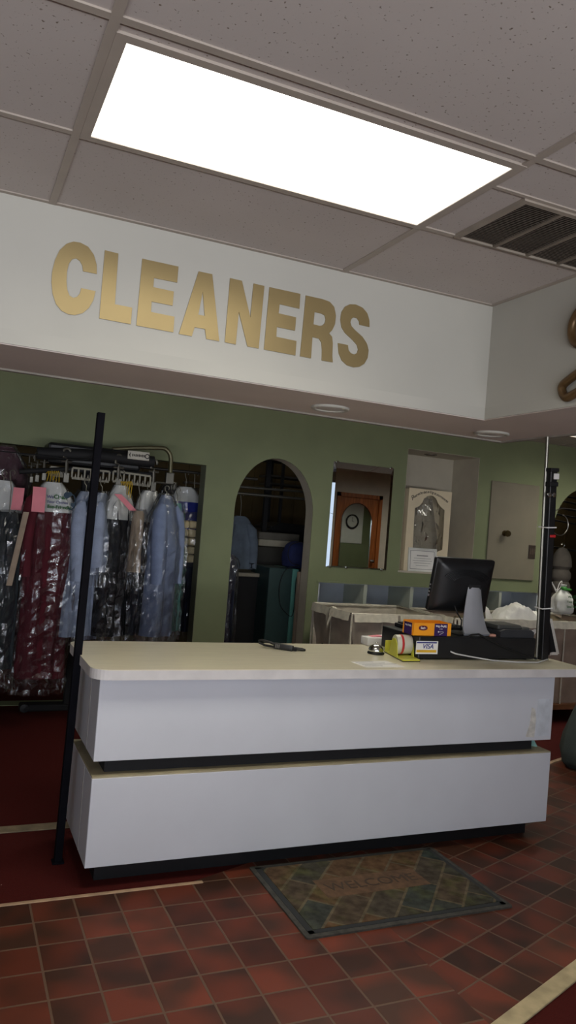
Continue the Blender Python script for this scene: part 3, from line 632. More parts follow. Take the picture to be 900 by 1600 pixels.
# cash drawer
dx0, dx1, dy0, dy1, dz = 2.135, 2.862, 3.168, 3.52, .972
t = thing('cash_drawer', 'wide black cash drawer on the counter with a card sticker', 'drawer', ((dx0+dx1)/2, (dy0+dy1)/2, CT))
f = BM(); rbox(f, (dx0, dy0, CT+.006), (dx1, dy1, dz), .006, 2); obj('housing', f, BLACK, t)
for x in (dx0+.04, dx1-.04):
    for y in (dy0+.04, dy1-.04): f = BM(); lathe(f, [(0, 0), (.016, 0), (.016, .0065), (0, .0065)], (x, y, CT), 14); obj('rubber_foot', f, BLACKM, t)
s0 = P(651, 1000.5, dy0-.002); s1 = P(684, 1021.5, dy0-.002); sx0, sx1, sz0, sz1 = P(650, 1010, dy0).x, P(684, 1010, dy0).x, P(684, 1022, dy0).z, P(684, 1002, dy0).z
f = BM(); box(f, (sx0, dy0-.0014, sz0), (sx1, dy0, sz1)); st = obj('card_sticker', f, WHITE, t)
f = BM(); hh = sz1-sz0; box(f, (sx0+.003, dy0-.0022, sz1-.17*hh), (sx1-.008, dy0-.0014, sz1-.06*hh)); obj('blue_stripe', f, INKB, st)
f = BM(); box(f, (sx0+.003, dy0-.0022, sz0+.12*hh), (sx1-.008, dy0-.0014, sz0+.32*hh)); obj('gold_stripe', f, mat('gold_stripe', (226, 178, 44), .5), st)
f = BM(); text(f, 'VISA', hh*.52, ((sx0+sx1)/2+.004, dy0-.0018, sz0+.58*hh), (1,0,0), (0,0,1), .0004, shear=.25, bold=.0005); obj('lettering', f, INKB, st)
# keyboard-like black tray behind the orange box
kc = P(630, 978, dy0+.2); f = BM(); rbox(f, (dx0+.06, dy0+.20, dz+.0), (dx0+.42, dy0+.33, dz+.022), .005, 2); kb = thing('keyboard', 'black keyboard lying on the cash drawer behind the orange box', 'keyboard', (dx0+.24, dy0+.26, dz)); obj('keyboard_body', f, BLACK, kb)
f = BM()
for r in range(4):
    for k in range(13): rbox(f, (dx0+.072+k*.026, dy0+.212+r*.028, dz+.022), (dx0+.094+k*.026, dy0+.236+r*.028, dz+.029), .002, 1)
obj('keys', f, BLACKM, kb)
# orange safety pin carton
o0 = P(648.5, 995, dy0+.008); bx0 = P(646, 994, dy0+.01).x; bx1 = P(704, 994, dy0+.01).x; bz1 = P(676, 974, dy0+.01).z; by0 = dy0+.01; by1 = by0+.10; bz0 = dz
t = thing('pin_carton', 'open orange carton with purple panels on the cash drawer', 'box', ((bx0+bx1)/2, by0, bz0))
OR = mat('orange_card', (246, 160, 26), .5, var=.02); PU = mat('purple_card', (48, 22, 84), .5, var=.05)
f = BM(); th = .002; bd = by1
box(f, (bx0, by0, bz0), (bx1, by0+th, bz1)); box(f, (bx0, by1-th, bz0), (bx1, by1, bz1+.004)); box(f, (bx0, by0+th, bz0), (bx0+th, by1-th, bz1+.002)); box(f, (bx1-th, by0+th, bz0), (bx1, by1-th, bz1+.002)); box(f, (bx0, by0, bz0), (bx1, by1, bz0+.002)); obj('carton', f, OR, t)
wX = bx1-bx0; f = BM(); pa, pbx_ = bx0+wX*.545, bx0+wX*.90; box(f, (pa, by0-.0006, bz0+.001), (pbx_, by0, bz1-.001)); pn = obj('front_panel', f, PU, t)
f = BM(); hz = bz1-bz0; text(f, 'Safety Pins', hz*.235, ((pa+pbx_)/2, by0-.001, bz0+hz*.78), (-1,0,0), (0,0,-1), .0003, bold=.0004); text(f, 'size 2', hz*.13, ((pa+pbx_)/2, by0-.001, bz0+hz*.56), (-1,0,0), (0,0,-1), .0003)
pc = Vector(((pa+pbx_)/2, by0-.0012, bz0+hz*.26)); s = hz*.16
tube(f, [pc+Vector((s*a, 0, s*c)) for a, c in ((-1.3, .55), (1.3, .6), (1.5, .3), (1.2, .05), (-.7, -.9))], .0010, 5); rbox(f, (pc.x-s*1.7, by0-.0018, pc.z+s*.2), (pc.x-s*1.1, by0-.0006, pc.z+s*.9), .0003, 1); obj('lettering', f, WHITE, pn)
f = BM(); box(f, (bx0-.0006, by0+.018, bz0+.002), (bx0, by1-.012, bz1-.003)); pn2 = obj('side_panel', f, PU, t)
f = BM(); text(f, 'Safety Pins', hz*.2, (bx0-.0009, (by0+by1)/2+.002, bz0+hz*.72), (0,1,0), (0,0,-1), .0003); obj('lettering', f, WHITE, pn2)
f = BM(); oc = (bx0+wX*.24, by0-.0006, bz0+hz*.62); L = [(wX*.125*math.cos(2*PI*k/24)*(1 if abs(math.cos(2*PI*k/24)) < .93 else .93), hz*.19*math.sin(2*PI*k/24)) for k in range(24)]; fill2d(f, [L], oc, (1,0,0), (0,0,1), .0005); lg = obj('oval_logo', f, mat('maroon_ink', (92, 26, 58), .5), t)
f = BM(); text(f, 'Eagle', hz*.22, (oc[0], oc[1]-.0008, oc[2]), (1,0,0), (0,0,1), .0004, bold=.0005); obj('lettering', f, WHITE, lg)

# monitor
mz = dz; yc = 3.33
mL, mR = P(676, 915, yc).x, P(768, 915, yc).x; mw = P(771, 875, yc-.03).x-P(683, 871, yc-.03).x; 
cxm = (P(683, 871, yc).x+P(771, 876, yc).x)/2-.012; ztop = P(727, 872.5, yc-.02).z; zbot = P(715, 958, yc).z
t = thing('monitor', 'black flat monitor seen from behind on a curved silver stand', 'monitor', (cxm, yc, mz))
hm = ztop-zbot; tilt = math.radians(-12)
Mm = Matrix.Translation((cxm-.0, yc, (ztop+zbot)/2)) @ Matrix.Rotation(math.radians(-4), 4, 'Z') @ Matrix.Rotation(-tilt, 4, 'X')
f = BM(); rbox(f, (-mw/2, .0, -hm/2), (mw/2, .032, hm/2), .010, 3, Mm)
def back(u, v):
    a, c = 2*u-1, 2*v-1; k = min(1, max(abs(a), abs(c))); e = max(0, 1-k**4)**.7
    return Mm @ Vector((a*mw/2*.97, -.045*e+.004, c*hm/2*.97))
surf(f, back, 25, 25); obj('casing', f, BLACK, t, True)
f = BM(); rbox(f, (-mw/2+.02, .0318, -hm/2+.025), (mw/2-.02, .0335, hm/2-.02), .001, 1, Mm); obj('screen', f, mat('dark_screen', (10, 12, 16), .12), t)
f = BM()
for k in range(7):
    r = .075+k*.008; pts = [Mm @ Vector((r*1.25*math.cos(a), -.0465+.010*max(0, (r-.07)/.05)**2*.6, .012+r*.72*math.sin(a))) for a in [PI*(.16+.68*i/18) for i in range(19)]]
    tube(f, pts, .0022, 5)
obj('vent_rib', f, BLACK, t)
for k in range(4):
    f = BM(); c = Mm @ Vector((-mw/2-.0005, .014, -hm*.02-k*.019)); lathe(f, [(.0045 if k < 3 else .007, 0), (.0045 if k < 3 else .007, .002), (0, .003)], c, 12, Mm.to_3x3().to_4x4() @ Matrix.Rotation(-PI/2, 4, 'Y')); obj('side_button', f, SILVER, t)
f = BM(); sx_ = P(734, 918, yc).x
def blade(u, v):
    # v: 0 bottom .. 1 top ; u across
    zb = mz+(Mm @ Vector((0,0,hm*.02))).z*0; z = mz+.004+v*(P(735, 919, yc-.04).z-mz-.004)
    wdt = .155-.085*v**.8; bend = yc-.135+.105*v**.62
    x = P(723.5, 996, yc-.13).x+(sx_-.036-P(723.5, 996, yc-.13).x)*v + wdt*u
    return Vector((x, bend-.016*math.sin(PI*u)*(1-.3*v), z))
V = surf(f, blade, 13, 15)
bmesh.ops.recalc_face_normals(f, faces=f.faces[:]); bmesh.ops.solidify(f, geom=f.faces[:], thickness=.014)
obj('stand', f, SILVER, t, True)
f = BM(); c = Vector((sx_, yc-.03, P(735, 919, yc-.04).z)); rbox(f, (c.x-.04, c.y-.02, c.z-.01), (c.x+.035, c.y+.05, c.z+.022), .006, 2); obj('hinge', f, BLACKM, t)
f = BM(); rbox(f, (cxm-.09, yc-.12, mz), (cxm+.11, yc+.10, mz+.006), .003, 1); obj('stand_base', f, BLACK, t)
f = BM(); vx = cxm-.06
tube(f, [Mm @ Vector((-.04, -.03, -hm*.36)), Mm @ Vector((-.03, -.05, -hm*.46)), Vector((vx+.03, yc-.06, mz+.07)), Vector((vx+.05, yc-.03, mz+.015))], .004, 8); obj('cable', f, BLACKM, t, True)
# receipt printer
rx0, rx1 = P(774, 1000, dy0+.05).x, dx1-.006
t = thing('receipt_printer', 'dark receipt printer at the end of the cash drawer', 'printer', ((rx0+rx1)/2, dy0+.12, dz))
f = BM(); ry0, ry1 = dy0+.012, dy0+.2; pz = P(800, 984, ry0).z
prism(f, [(rx0, ry0, dz), (rx1, ry0, dz), (rx1, ry0, pz-.012), (rx1-.02, ry0, pz), (rx0+.03, ry0, pz), (rx0, ry0, pz-.01)], (0, ry1-ry0, 0)); obj('body', f, mat('printer_grey', (46, 48, 52), .5, var=.05), t)
f = BM(); rbox(f, (rx0+.005, ry0+.03, pz-.006), (rx1-.055, ry1-.01, pz+.02), .01, 2); obj('lid', f, mat('printer_lid', (70, 71, 68), .5), t)
f = BM(); rbox(f, (rx1-.06, ry0+.02, pz-.004), (rx1-.012, ry0+.06, pz+.010), .005, 2); obj('latch', f, mat('printer_lid'  , (70, 71, 68)), t)
f = BM(); rbox(f, (rx0-.052, dy0+.03, dz), (rx0-.012, dy0+.06, dz+.012), .003, 1); tag(obj('eraser', f, mat('salmon', (206, 150, 130), .7)), 'small salmon coloured block beside the receipt printer', 'eraser')
# cables
f = BM(); L = [(728, 998, dy0+.02), (737, 992, dy0-.004), (748, 991, dy0-.006), (765, 1000, dy0-.008), (785, 1010, dy0-.009), (810, 1020, dy0-.01), (838, 1029, dy0-.012)]
tube(f, [P(*q) for q in L]+[Vector((dx1+.02, dy0+.02, CT+.006))], .0055, 8); tag(obj('power_cable', f, BLACK, None, True), 'thick black cable draped down the front of the cash drawer', 'cable')
f = BM(); L = [P(704, 1018, dy0-.005), P(712, 1021.5, dy0-.007), P(735, 1026, dy0-.008)]
L2 = [G(770, 1032, CT+.004), G(805, 1034.5, CT+.004), G(840, 1035, CT+.004), G(856, 1030, CT+.004)]
tube(f, L+L2, .0036, 8); tag(obj('white_cable', f, mat('white_cord', (206, 206, 204), .5), None, True), 'thin white cable hanging across the drawer face to the counter', 'cable')
# black hand tool
def gpt(x, y, z): return G(x, y, CT+z)
t = thing('handheld_tool', 'black handheld tool with a looped grip on the cream counter top', 'tool', G(438, 1008, CT))
f = BM(); A = gpt(428, 1008.5, .016); B = gpt(458, 1013, .014); A.z = CT+.017; B.z = CT+.013
dd = (B-A); ln = dd.length; dd.normalize(); side = Vector((-dd.y, dd.x, 0)).normalized(); upv = side.cross(dd)*-1
if upv.z < 0: upv = -upv
Mt = Matrix.Translation(A) @ Matrix((dd, side, upv)).transposed().to_4x4()
rbox(f, (0, -.012, -.014), (ln, .012, .013), .004, 2, Mt); obj('body', f, mat('tool_black', (34, 34, 33), .5), t, True)
f = BM(); rbox(f, (ln, -.008, -.010), (ln+.02, .008, .006), .003, 1, Mt); obj('nozzle', f, BLACKM, t)
f = BM(); lp = [(-.0, .0, .006), (-.03, .002, .012), (-.065, .006, .014), (-.082, .012, .008), (-.080, .014, -.002), (-.05, .006, -.008), (-.0, 0, -.008)]
tube(f, [Mt @ Vector(q) for q in lp], .0058, 8); obj('loop_grip', f, MATS['tool_black'], t, True)
f = BM(); tube(f, [Mt @ Vector(q) for q in ((.02, .026, -.004), (.07, .04, -.004), (.13, .05, -.004), (.145, .04, -.005), (.135, .03, -.005), (.09, .024, -.005))], .0058, 8); obj('lever', f, MATS['tool_black'], t, True)
f = BM()
for k in range(3): rbox(f, (.012+k*.008, -.0126, -.008), (.016+k*.008, -.0118, .010), .0003, 1, Mt)
obj('pale_stripe', f, mat('pale_grey', (120, 118, 112), .6), t)

# ------------------------------------------------------------------ laundry carts
def cart(x0, x1, y0, y1, zr, canvas, label, tagged=False, zb=.16):
    t = thing('laundry_cart', label, 'laundry cart', ((x0+x1)/2, (y0+y1)/2, 0), 'canvas laundry carts')
    rnd = random.Random(int(x0*100))
    f = BM()
    def side(pa, pb_, inn):
        n = (Vector((inn[0], inn[1], 0)))
        def fn(u, v):
            p = Vector(pa).lerp(Vector(pb_), u); z = zb+(zr-zb)*v
            sag = .030*math.sin(PI*v)*(.6+.8*noise.noise(Vector((u*5+x0, v*3, 1)))) + .012*noise.noise(Vector((u*11+x0*3-v*6, v*8, 2))) - .01*math.sin(PI*u)*v
            ta = .03*(1-v)
            return Vector((p.x, p.y, z)) + n*(ta+sag)
        surf(f, fn, 26, 14)
    side((x0,y0,0),(x1,y0,0),(0,1)); side((x1,y0,0),(x1,y1,0),(-1,0)); side((x1,y1,0),(x0,y1,0),(0,-1)); side((x0,y1,0),(x0,y0,0),(1,0))
    box(f, (x0+.03, y0+.03, zb-.005), (x1-.03, y1-.03, zb+.006)); obj('canvas_tub', f, canvas, t, True)
    f = BM(); tube(f, [(x0,y0,zr),(x1,y0,zr),(x1,y1,zr),(x0,y1,zr)], .011, 8, True); obj('rim_frame', f, HEM, t, True)
    f = BM()
    for (pa, pb_) in (((x0,y0),(x1,y0)), ((x1,y0),(x1,y1)), ((x1,y1),(x0,y1)), ((x0,y1),(x0,y0))):
        pa, pb_ = Vector((*pa, zr)), Vector((*pb_, zr)); out = Vector(((pb_-pa).y, -(pb_-pa).x, 0)).normalized()
        L_ = (pb_-pa).length; ns = max(2, round(L_/.42))
        for k in range(ns):
            a_, c_ = pa.lerp(pb_, (k+.03)/ns), pa.lerp(pb_, (k+.97)/ns)
            def fl(u, v, a_=a_, c_=c_, out=out): 
                p = a_.lerp(c_, u); return p+out*(.013+.012*v+.004*math.sin(9*u+k))+Vector((0,0,.011-.062*v-.008*noise.noise(Vector((u*6, k, x0)))))
            surf(f, fl, 10, 5)
    obj('hem_flap', f, HEM, t, True)
    for (x, y, rr) in [(x0,y0,.009),(x1,y0,.009),(x1,y1,.009),(x0,y1,.009)]+[(x0+(x1-x0)*k/3, y0, .006) for k in (1, 2)]+[(x0, (y0+y1)/2, .006)]:
        f = BM(); cyl(f, (x, y, zb-.02), (x, y, zr+.004), rr, 8); obj('upright', f, HEM, t, True)
    f = BM(); rbox(f, (x0-.01, y0-.01, zb-.055), (x1+.01, y1+.01, zb-.006), .006, 2); obj('wood_base', f, mat('cart_wood', (128, 84, 52), .6, var=.12, scale=10), t)
    for (x, y) in ((x0+.07,y0+.07),(x1-.07,y0+.07),(x1-.07,y1-.07),(x0+.07,y1-.07)):
        g = BM(); box(g, (x-.022, y-.02, .05), (x+.022, y+.02, zb-.055)); c = obj('caster', g, DULLSTEEL, t)
        g = BM(); lathe(g, [(0,-.014),(.048,-.014),(.05,-.01),(.05,.01),(.048,.014),(0,.014)], (x, y, .05), 18, Matrix.Rotation(PI/2, 4, 'X')); obj('wheel', g, BLACKM, c, True)
    if tagged:
        xx = x0-.012; yy = y0+(y1-y0)*.45
        f = BM(); rbox(f, (x0-.018, yy-.035, zr-.02), (x0+.012, yy+.025, zr+.02), .008, 2)
        surf(f, lambda u, v: Vector((x0-.028-.03*v*math.sin(2.5*v), yy-.045+.03*u+.05*v-.03*v*v, zr-.01-.16*v+.012*math.sin(7*u))), 6, 10)
        surf(f, lambda u, v: Vector((x0-.03, yy+.0+.03*u+.04*math.sin(PI*v), zr-.01-.12*v)), 6, 8); obj('tie_strap', f, HEM, t, True)
        f = BM(); lx = x0-.001; lc = Vector((x0+.008, y0+(y1-y0)*.60, zr-.34))
        lathe(f, [(.030, 0), (.030, .002), (.021, .002), (.021, 0), (.030, 0)], lc+Vector((-.03,0,.03)), 20, Matrix.Rotation(-PI/2, 4, 'Y')); box(f, lc+Vector((-.034, -.035, -.035)), lc+Vector((-.028, .035, -.012)))
        obj('logo_mark', f, mat('stencil_ink', (58, 52, 46), .9), t)
    return t
cA = P(550, 960, 5.0); cB = G(492, 942, cA.z)
ZR = cA.z
cart(2.768, 3.56, 5.0, 5.66, ZR, CANVAS, 'grey canvas laundry cart under the mirror with a knotted strap', True)
CX0 = P(735, 965, 4.98).x
cart(3.68, 5.36, 4.98, 5.62, ZR-.01, CANVASB, 'brownish canvas laundry cart under the taupe panel heaped with laundry')

# laundry in the second cart
def heap(cx, cy, rx, ry, z0, h, seed, f, base=-.1, pw=4, amp=.05):
    def fn(u, v):
        a, c = 2*u-1, 2*v-1; r = max(abs(a), abs(c)); e = max(0, 1-r**pw)
        nz = noise.noise(Vector((a*1.6+seed, c*1.6, 0)))*amp*1.2+noise.noise(Vector((a*4+seed, c*2.4+a*2, 3)))*amp*.6+abs(noise.noise(Vector((a*3-c*3+seed, c*1.2, 5))))*amp*.7
        return Vector((cx+a*rx*(1-.12*(1-e)), cy+c*ry, z0+base*(1-e)+e*(h+nz)))
    surf(f, fn, 48, 36)
BROWN = mat('brown_cloth', (96, 84, 62), .95, var=.15, scale=14, bump=.4, bscale=80)
f = BM(); heap(4.52, 5.30, .74, .25, ZR-.30, .27, 3, f, -.40, 8, .05); tag(obj('laundry_heap', f, BROWN, None, True), 'dull brown laundry heaped in the cart under the taupe panel', 'laundry')
f = BM()
WH = mat('white_cloth', (240, 238, 230), .85, var=.03, bump=.15, bscale=30)
w0 = P(757, 958, 5.08); w1 = P(841, 962, 5.08); wz = P(818, 946, 5.08).z
def wf(u, v):
    x = w0.x-.05+(w1.x-w0.x+.08)*u; yy = 4.965+.34*v
    prof = .02+.16*(math.sin(PI*min(1, max(0, (u-.28)/.72)))**.6 if u > .28 else 0) + .16*math.exp(-((u-.03)/.10)**2)
    z = ZR-.06+prof*(.45+.55*math.sin(PI*min(1, v*.8+.15)))+.03*noise.noise(Vector((u*7, v*4+u*4, 1)))-.045*abs(noise.noise(Vector((u*9+v*5, v*3-u*4, 7))))-.02*abs(noise.noise(Vector((u*19-v*6, v*6+u*9, 2))))
    if v < .18: z -= (.18-v)/.18*.16
    return Vector((x, yy-.02*math.sin(v*3), z))
surf(f, wf, 50, 30); tag(obj('white_garment', f, WH, None, True), 'crumpled white garment on the laundry cart behind the monitor stand', 'garment')
# black garment with white piping draped over the cart rim
f = BM(); Yd = 4.945
Lp_ = [P(*q, Yd) for q in ((847, 1025), (846, 985), (850, 968), (856, 966), (861, 985), (869, 1021), (857, 1023))]
t = thing('piped_garment', 'black garment with white piping draped over the laundry cart rim', 'garment', (Lp_[0].x, Yd, Lp_[0].z))
def drape(u, v):
    l = P(848, 1024, Yd).lerp(P(849, 967, Yd), v); r = P(868, 1021, Yd).lerp(P(857, 966, Yd), v**1.25)
    p = l.lerp(r, u); p.y = Yd-.012*math.sin(u*7)-.01; return p
surf(f, drape, 14, 14)
surf(f, lambda u, v: Vector((drape(u, 1).x, drape(u, 1).y+.14*v, drape(u, 1).z+.03*math.sin(PI*v))), 14, 6); obj('cloth', f, BLACKM, t, True)
f = BM(); ed = [drape(0, v/10)+Vector((-.004, -.006, 0)) for v in range(11)]+[drape(.5, 1)+Vector((0, -.004, .012))]+[drape(1, 1-v/10)+Vector((.004, -.006, 0)) for v in range(11)]
def ribbon(f, pts, w):
    a = [f.verts.new(p+Vector((-w/2, 0, 0))) for p in pts]; c = [f.verts.new(p+Vector((w/2, -.003, 0))) for p in pts]
    for i in range(len(pts)-1): f.faces.new((a[i], c[i], c[i+1], a[i+1]))
ribbon(f, [drape(.06, v/10)+Vector((0, -.008, 0)) for v in range(11)], .035); ribbon(f, [drape(1, v/10)+Vector((0, -.008, 0)) for v in range(11)], .026)
hp_ = [drape(u/8, .03)+Vector((0, -.010, 0)) for u in range(3, 9)]
a_ = [f.verts.new(p+Vector((0,0,-.012))) for p in hp_]; c_2 = [f.verts.new(p+Vector((0,-.002,.012))) for p in hp_]
for i in range(len(hp_)-1): f.faces.new((a_[i], a_[i+1], c_2[i+1], c_2[i]))
obj('white_piping', f, WH, t, True)
# knotted white plastic bag on the laundry
bc = P(878, 958, 5.25); bt = P(875, 905, 5.25)
t = thing('laundry_bag', 'white plastic bag with green printing tied shut on the laundry cart', 'bag', (bc.x, bc.y, bc.z))
f = BM(); bw = .9*(P(893, 940, 5.25).x-P(861, 940, 5.25).x); bh = bt.z-bc.z
prof = [(0, -.03), (.38, -.02), (.5, .06), (.54, .25), (.5, .45), (.40, .62), (.22, .76), (.10, .84), (.06, .88), (.13, .94), (.16, 1.0), (.0, .93)]
def bagf(u, v):
    k = v*(len(prof)-1); i = min(int(k), len(prof)-2); q = k-i; r = prof[i][0]*(1-q)+prof[i+1][0]*q; z = prof[i][1]*(1-q)+prof[i+1][1]*q
    a = 2*PI*u; w = 1+.10*math.sin(5*a+z*4)+.10*noise.noise(Vector((math.cos(a)*2, math.sin(a)*2, z*5)))
    return Vector((bc.x-.005+bw*r*w*math.cos(a), bc.y+bw*.7*r*w*math.sin(a), bc.z+bh*.85*z))
surf(f, bagf, 32, 36, cu=True); obj('sack', f, mat('white_poly', (212, 212, 206), .35, var=.04), t, True)
f = BM(); lathe(f, [(.025, -.012), (.034, 0), (.026, .012)], (bc.x-.005, bc.y, bc.z+bh*.75), 16); rbox(f, (bc.x-.03, bc.y-.04, bc.z+bh*.68), (bc.x+.06, bc.y-.0, bc.z+bh*.74), .008, 2); obj('green_tie', f, mat('green_tie', (50, 130, 46), .5), t, True)
f = BM(); hx = P(875, 903, 5.25)
tube(f, [P(x, y, 5.25) for x, y in smooth_loop([(869,925),(864,914),(861,908),(866,916),(870,922),(874,912),(878,908),(876,917),(869,925)], 4, False)], .004, 6); obj('drawstring', f, WHITE, t, True)
f = BM(); tz = bc.z+bh*.28; ty = bc.y-bw*.42
for s_, z_, k_ in (('We Clean', .10, 1.), ('Your Clothes', .04, .8), ('Eco-Friendly', -.02, .9)): text(f, s_, .035*k_, (bc.x+.025, ty-.02, tz+z_*.7), (1,0,0), (0,.25,1), .001)
obj('lettering', f, INKG, t)

# ------------------------------------------------------------------ mirror, panel, cubbies
mx0, mx1, mz0, mz1 = 2.970, 3.571, 1.140, 2.046
t = thing('wall_mirror', 'tall rectangular mirror with slanted glass borders on the green wall beside the arch', 'mirror', ((mx0+mx1)/2, YW, mz0))
bv = .055; f = BM(); yf = YW-.012
outer = [Vector((mx0, YW-.006, mz0)), Vector((mx1, YW-.006, mz0)), Vector((mx1, YW-.006, mz1)), Vector((mx0, YW-.006, mz1))]; s_ = .028
inner = [Vector((mx0+s_, yf, mz0+.012)), Vector((mx1-s_, yf, mz0+.012)), Vector((mx1-s_, yf, mz1-bv)), Vector((mx0+s_, yf, mz1-bv))]
vo = [f.verts.new(p) for p in outer]; vi = [f.verts.new(p) for p in inner]
f.faces.new(vi)
obj_f = [(vo[i], vo[(i+1) % 4], vi[(i+1) % 4], vi[i]) for i in range(4)]
for q in obj_f: f.faces.new(q)
vb = [f.verts.new(Vector((p.x, YW-.001, p.z))) for p in outer]
for i in range(4): f.faces.new((vb[i], vb[(i+1) % 4], vo[(i+1) % 4], vo[i]))
obj('glass', f, MIRROR, t)
for (x, z) in ((mx0+.04, mz0-.002), (mx0+.20, mz0-.002), (mx1-.05, mz0-.002), (mx0+.035, mz1+.002), (mx1-.03, mz1+.002)):
    g = BM(); lathe(g, [(0, 0), (.010, 0), (.010, .012), (.006, .017), (0, .018)], (x, YW-.002, z), 12, Matrix.Rotation(PI/2, 4, 'X')); obj('mirror_clip', g, CHROME, t, True)
# taupe access panel
t = thing('access_panel', 'flat taupe access door with a round knob set in the green wall', 'panel', (4.94, YW, 1.12))
f = BM(); rbox(f, (4.65, YW-.016, 1.12), (5.226, YW-.0005, 2.044), .004, 1); obj('door', f, TAUPE, t)
f = BM(); lathe(f, [(0, 0), (.028, 0), (.028, .006), (.012, .008), (.012, .03), (.026, .038), (.032, .052), (.026, .066), (0, .07)], (4.835, YW-.016, 1.556), 24, Matrix.Rotation(PI/2, 4, 'X')); obj('knob', f, mat('aged_brass', (108, 94, 66), .3, .9), t, True)
t = thing('outlet_plate', 'dark brown outlet plate on the taupe access door', 'outlet', (5.19, YW-.016, 1.40))
f = BM(); rbox(f, (5.137, YW-.024, 1.335), (5.222, YW-.0165, 1.465), .003, 1); obj('cover_plate', f, mat('brown_plate', (60, 50, 44), .4), t)
for x in (5.158, 5.180, 5.202):
    f = BM(); rbox(f, (x-.006, YW-.027, 1.375), (x+.006, YW-.0235, 1.43), .001, 1); obj('switch_toggle', f, mat('brown_toggle', (86, 74, 64), .4), t)
# cubby shelf
t = thing('cubby_shelf', 'low row of open pale blue cubbyholes built into the green wall', 'shelf', (4.1, YW, CUB[2]))
CUBM = mat('cubby_bluewhite', (192, 198, 206), .6, var=.02)
D = .37; x0, x1, z0, z1 = CUB
f = BM(); box(f, (x0, YW+.001, z0), (x0+.012, YW+D, z1)); box(f, (x1-.012, YW+.001, z0), (x1, YW+D, z1)); box(f, (x0, YW+D, z0), (x1, YW+D+.012, z1)); box(f, (x0, YW+.001, z0), (x1, YW+D, z0+.02)); box(f, (x0, YW+.001, z1-.006), (x1, YW+D, z1)); obj('carcass', f, CUBM, t)
for a, c in ((3.363, 3.395), (3.84, 3.874), (4.338, 4.37), (4.838, 4.868)):
    f = BM(); box(f, (a, YW-.004, z0+.02), (c, YW+D, z1-.006)); obj('divider', f, mat('cubby_divider', (186, 192, 178), .6, var=.02), t)
f = BM(); box(f, (x0-.02, YW-.012, z1), (x1+.02, YW-.0005, z1+.012)); obj('top_lip', f, GREEN, t)

# niche contents: preservation box and certificate
ky = YW+.03; kx0 = P(637, 800, ky).x; kx1 = P(704, 800, ky).x; kz1 = P(650, 763, ky).z; kz0 = NICHE[2]
t = thing('preservation_box', 'cream gown preservation box with a curved window in the wall niche', 'box', ((kx0+kx1)/2, ky+.08, kz0))
IV = mat('ivory_card', (222, 208, 178), .7, var=.02)
def q_(px, py): p = P(px, py, ky); return (p.x, p.z)
def k_(x, y): return q_(620+x/6.4286, 690+y/6.4286)
win = [k_(*q) for q in ((182,668),(225,648),(255,615),(272,575),(300,550),(335,541),(370,548),(398,575),(415,620),(440,655),(480,690),(472,860),(458,1085),(400,1112),(160,1085),(170,870))]
f = BM(); fill2d(f, [loop_rect(kx0, kz0, kx1, kz1), win], (0, ky+.003, 0), (1,0,0), (0,0,1), .003)
box(f, (kx0, ky+.006, kz0), (kx0+.004, ky+.17, kz1)); box(f, (kx1-.004, ky+.006, kz0), (kx1, ky+.17, kz1)); box(f, (kx0, ky+.166, kz0), (kx1, ky+.17, kz1)); box(f, (kx0, ky+.006, kz0), (kx1, ky+.17, kz0+.004)); box(f, (kx0, ky+.006, kz1-.004), (kx1, ky+.17, kz1)); obj('carton', f, IV, t)
f = BM(); xs = [p[0] for p in win]; zs = [p[1] for p in win]
rj2 = random.Random(5)
surf(f, lambda u, v: Vector((min(xs)-.01+(max(xs)-min(xs)+.02)*u+.006*(rj2.random()-.5), ky+.014+.014*(rj2.random()-.5), min(zs)-.01+(max(zs)-min(zs)+.02)*v+.008*(rj2.random()-.5))), 8, 12); bmesh.ops.triangulate(f, faces=f.faces[:]); obj('film_window', f, FILMH, t)
f = BM()
def gown(u, v):
    a = 2*u-1; z = kz0+.02+(max(zs)-kz0-.05)*v; w = (max(xs)-min(xs))*.5*(1.0-.55*max(0, v-.45)/.55)
    return Vector(((kx0+kx1)/2+a*w, ky+.09-.045*math.cos(a*1.4)*(1-.4*v)+.003*math.sin(a*7+v*3), z))
surf(f, gown, 24, 16); obj('gown', f, mat('ivory_gown', (158, 150, 132), .8, var=.03, scale=6), t, True)
arcpts = [k_(*q) for q in ((150,572),(185,548),(215,528),(250,515),(290,507),(330,505),(370,515),(410,533),(450,558),(490,588),(512,606))]
arcpts = smooth_loop(arcpts, 8, False)
s_txt = 'Preserved to last as long as your memories'; cum = [0]
for a, c in zip(arcpts, arcpts[1:]): cum.append(cum[-1]+(c-a).length)
wts = [{'i': .45, 'l': .45, 't': .6, 'm': 1.4, ' ': .6, 'P': 1.5, 'r': .7, 's': .8}.get(c, 1) for c in s_txt]; tot = sum(wts); f = BM(); acc = 0
for ch, w in zip(s_txt, wts):
    s = (acc+w/2)/tot*cum[-1]; acc += w
    if ch == ' ': continue
    i = max(j for j in range(len(cum)-1) if cum[j] <= s+1e-9); a, c = arcpts[i], arcpts[min(i+1, len(arcpts)-1)]; q = (s-cum[i])/max(1e-9, cum[i+1]-cum[i]); p = a.lerp(c, q); tg = (c-a).normalized()
    text(f, ch, .036 if ch != 'P' else .058, (p.x, ky-.0006, p.y), (tg.x, 0, tg.y), (-tg.y, 0, tg.x), .0005, shear=.3)
obj('lettering', f, INKD, t)
fy = YW-.0; fa, fb, fc, fd = P(637, 893, fy+.012), P(681, 896, fy+.012), P(681, 860, fy+.012), P(638, 858, fy+.012)
t = thing('certificate_frame', 'small framed certificate leaning against the preservation box in the niche', 'certificate', (fa.x, fy, kz0))
x0, x1 = fa.x+.0, fb.x; z0 = kz0; z1 = z0+.215; lean = Matrix.Translation((0, fy+.008, z0)) @ Matrix.Rotation(math.radians(-4), 4, 'X')
f = BM(); w = .012
